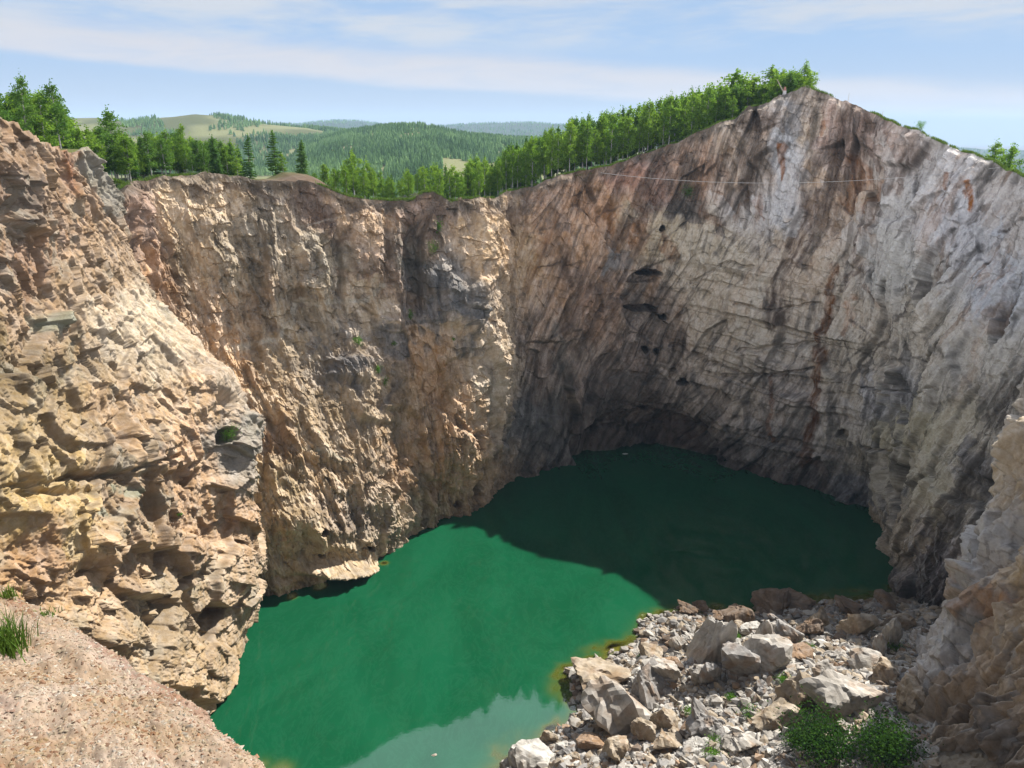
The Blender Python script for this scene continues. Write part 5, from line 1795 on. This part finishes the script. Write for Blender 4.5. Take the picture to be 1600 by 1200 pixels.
def grass_blades(name, P, hgt, r, width=.02, lean=.35):
    n = len(P)
    a = r.uniform(0, 6.28, n)
    h = hgt * r.uniform(.5, 1.2, n)
    dx, dy = np.cos(a), np.sin(a)
    wv = np.stack([-dy, dx, 0 * dx], -1) * width
    tip = P + np.stack([dx * h * lean, dy * h * lean, h], -1)
    mid = P + np.stack([dx * h * lean * .35, dy * h * lean * .35, h * .6], -1)
    V = np.stack([P - wv, P + wv, mid + wv * .7, tip, mid - wv * .7], 1)
    F = np.array([[0, 1, 2], [0, 2, 4], [4, 2, 3]])[None] + (np.arange(n) * 5)[:, None, None]
    var = np.clip(.5 + r.normal(0, .25, n), 0, 1)
    return new_mesh(name, V.reshape(-1, 3), tris=F.reshape(-1, 3), attrs={'var': np.repeat(var, 5)})


def build_grass():
    r = np.random.default_rng(9)
    pts = []
    for (x0, x1, n) in [(182, 205, 900), (215, 330, 900), (500, 760, 9000), (760, 1215, 9000), (1240, 1300, 900), (1360, 1610, 6000)]:
        px = r.uniform(x0, x1, n)
        i = np.interp(px, RX, np.arange(len(RX))).astype(int)
        T = B[-1][_m][_o][i]
        v = T[:, :2] - PITC
        v /= np.linalg.norm(v, axis=1, keepdims=True)
        d = np.abs(r.normal(0, 1.3, n)) - .25
        xy = T[:, :2] + v * d[:, None] + r.normal(0, .15, (n, 2))
        clump = fbm(px / 6, px * 0 + 2.2, 15, 3) > -.45
        z, _ = ground_z(xy[:, 0], xy[:, 1])
        pts.append(np.stack([xy[:, 0], xy[:, 1], z - .08], -1)[clump])
    P = np.concatenate(pts)
    obj('rim_grass', grass_blades('rim_grass', P, .62, r, .05), M_GRASS, label='long green grass fringing the rim of the quarry', cat='grass', kind='stuff')
    # tufts on the near gravel bank
    def tuft(px, py, rad_, h, n, label):
        c = None
        q = photo_xy(BANKV)
        k = np.argmin((q[0] - px) ** 2 + (q[1] - py) ** 2 + 1e6 * (np.arange(BANKV.shape[0]) < 90)[:, None])
        c = BANKV.reshape(-1, 3)[k]
        P = c + np.stack([r.normal(0, rad_, n), r.normal(0, rad_, n), 0 * r.normal(size=n)], -1)
        obj('grass_tuft', grass_blades('grass_tuft', P, h, r, .006, .5), M_GRASS, label=label, cat='grass')
    tuft(8, 1018, .09, .30, 420, 'green grass tuft on the gravel bank at the left edge')
    tuft(12, 935, .05, .12, 90, 'low yellowing sprout on the gravel bank above the grass tuft')
    tuft(72, 962, .05, .07, 60, 'tiny sprout on the gravel right of the grass tuft')


build_grass()

# ------------------------------------------------------------------ man-made bits on the rim and floating bits
M_WOODG = plain_mat('weathered_wood', (0.42, 0.36, 0.29), .85, 5, .3)
M_CABLE = plain_mat('cable_steel', (0.62, 0.60, 0.58), .6, 2, .1)
M_WHITE = plain_mat('white_paint', (0.72, 0.70, 0.68), .6, 3, .1)
M_RED = plain_mat('reddish_cloth', (0.42, 0.20, 0.15), .8, 3, .2)


def rim_point(px, back=.6):
    i = int(np.argmin(np.abs(_rx[_m][_o] - px)))
    T = B[-1][_m][_o][i]
    v = T[:2] - PITC
    v = v / np.linalg.norm(v)
    xy = T[:2] + v * back
    return np.array([xy[0], xy[1], float(ground_z(xy[0], xy[1])[0])])


def build_small():
    # cable across the shaded wall
    a = hit_wall(938, 271, ['quarry_cliff'])[0] + np.array([0, -.4, .2])
    b = at(1562, 262, 168.0)
    hb = hit_wall(1562, 264, ['quarry_cliff'])
    if hb is not None:
        b = hb[0] + np.array([-.3, -.3, .3])
    u = np.linspace(0, 1, 60)
    path = a[None] * (1 - u)[:, None] + b[None] * u[:, None]
    path[:, 2] -= 4 * 2.9 * u * (1 - u)
    v, q = tube(path, np.full(60, .045), 6)
    obj('cable', new_mesh('cable', v, q, smooth=True), M_CABLE, label='thin pale cable sagging across the shaded quarry wall', cat='cable')
    # leaning boom near the summit
    g = rim_point(1224, 1.2)
    root = obj('leaning_pole', None, label='pale leaning pole with a white footing on the rim left of the summit', cat='pole')
    root.location = g
    tip = at(1214, 124, g[1] + .3) - g
    base = np.array([0, 0, .3])
    u = np.linspace(0, 1, 6)[:, None]
    v, q = tube(base * (1 - u) + tip * u, np.linspace(.16, .10, 6), 8)
    obj('pole', new_mesh('pole', v, q, smooth=True), M_WOODG, root)
    bm = bmesh.new()
    bmesh.ops.create_cube(bm, size=1)
    bmesh.ops.scale(bm, vec=(.8, .7, 1.2), verts=bm.verts)
    bmesh.ops.translate(bm, vec=(0, 0, .5), verts=bm.verts)
    bmesh.ops.bevel(bm, geom=bm.edges[:], offset=.09, segments=2, affect='EDGES')
    me = bpy.data.meshes.new('footing')
    bm.to_mesh(me)
    bm.free()
    obj('footing', me, M_WHITE, root)
    bm = bmesh.new()
    bmesh.ops.create_cone(bm, cap_ends=True, segments=10, radius1=.42, radius2=.22, depth=.9)
    bmesh.ops.translate(bm, vec=(0, .02, 1.55), verts=bm.verts)
    bmesh.ops.bevel(bm, geom=[e for e in bm.edges], offset=.03, segments=1, affect='EDGES')
    me = bpy.data.meshes.new('winch_drum')
    bm.to_mesh(me)
    bm.free()
    obj('winch_drum', me, M_RED, root)
    # marker posts on the rim
    for px, h, lab in [(555, 1.5, 'short pale post at the right foot of the spoil heap'),
                       (1324, 2.0, 'pale post on the ridge right of the summit'),
                       (1377, 1.4, 'smaller pale post farther down the falling ridge')]:
        g = rim_point(px, .5)
        u = np.linspace(0, 1, 4)[:, None]
        v, q = tube(np.array([[0, 0, -.4]]) * (1 - u) + np.array([[.05, 0, h]]) * u, [.075, .075, .07, .055], 8)
        cap = np.array([[3 * 8 + k for k in range(4)], [3 * 8 + k for k in (0, 3, 4, 7)], [3 * 8 + k for k in (4, 5, 6, 7)]])
        o = obj('marker_post', new_mesh('marker_post', v, np.concatenate([q, cap]), smooth=False), M_WHITE, label=lab, cat='post')
        o.location = g
    # flotsam
    for px, py, L, lab, m_ in [(977, 709, 2.4, 'white scrap floating by the far dark shore', M_WHITE),
                               (1250, 926, 1.1, 'yellowish scrap floating on the shaded water', M_WOODG),
                               (679, 1180, 1.1, 'pale piece of driftwood floating in the reflected sky', M_WOODG)]:
        p = at_z(px, py, 0.03)
        r = np.random.default_rng(int(px))
        V = rock_verts(r, ICO1, 7, .5) * np.array([L * .5, L * .22, .13])
        c = np.zeros((len(V), 3)) + (.5, .46, .40)
        o = obj('flotsam', new_mesh('flotsam', V, tris=ICO1F, cols=c), m_, label=lab, cat='debris')
        o.location = p
        o.rotation_euler = (0, .1, r.uniform(-.6, .6))


build_small()

# ------------------------------------------------------------------ air
def build_haze():
    bm = bmesh.new()
    bmesh.ops.create_cube(bm, size=1)
    me = bpy.data.meshes.new('haze')
    bmesh.ops.scale(bm, vec=(24000, 24000, 420), verts=bm.verts)
    bmesh.ops.translate(bm, vec=(0, 0, 420 / 2 - 12), verts=bm.verts)
    bm.to_mesh(me)
    bm.free()
    m = bpy.data.materials.new('haze')
    m.use_nodes = True
    t = NT(m.node_tree)
    v = t.node('ShaderNodeVolumePrincipled')
    v.inputs['Color'].default_value = (0.52, 0.74, 1.0, 1)
    v.inputs['Density'].default_value = 0.00007
    v.inputs['Anisotropy'].default_value = 0.0
    o_ = t.node('ShaderNodeOutputMaterial')
    t.l.new(v.outputs[0], o_.inputs['Volume'])
    obj('haze', me, m, kind='stuff', label='thin bluish summer haze filling the air over the hills', cat='haze')


build_haze()
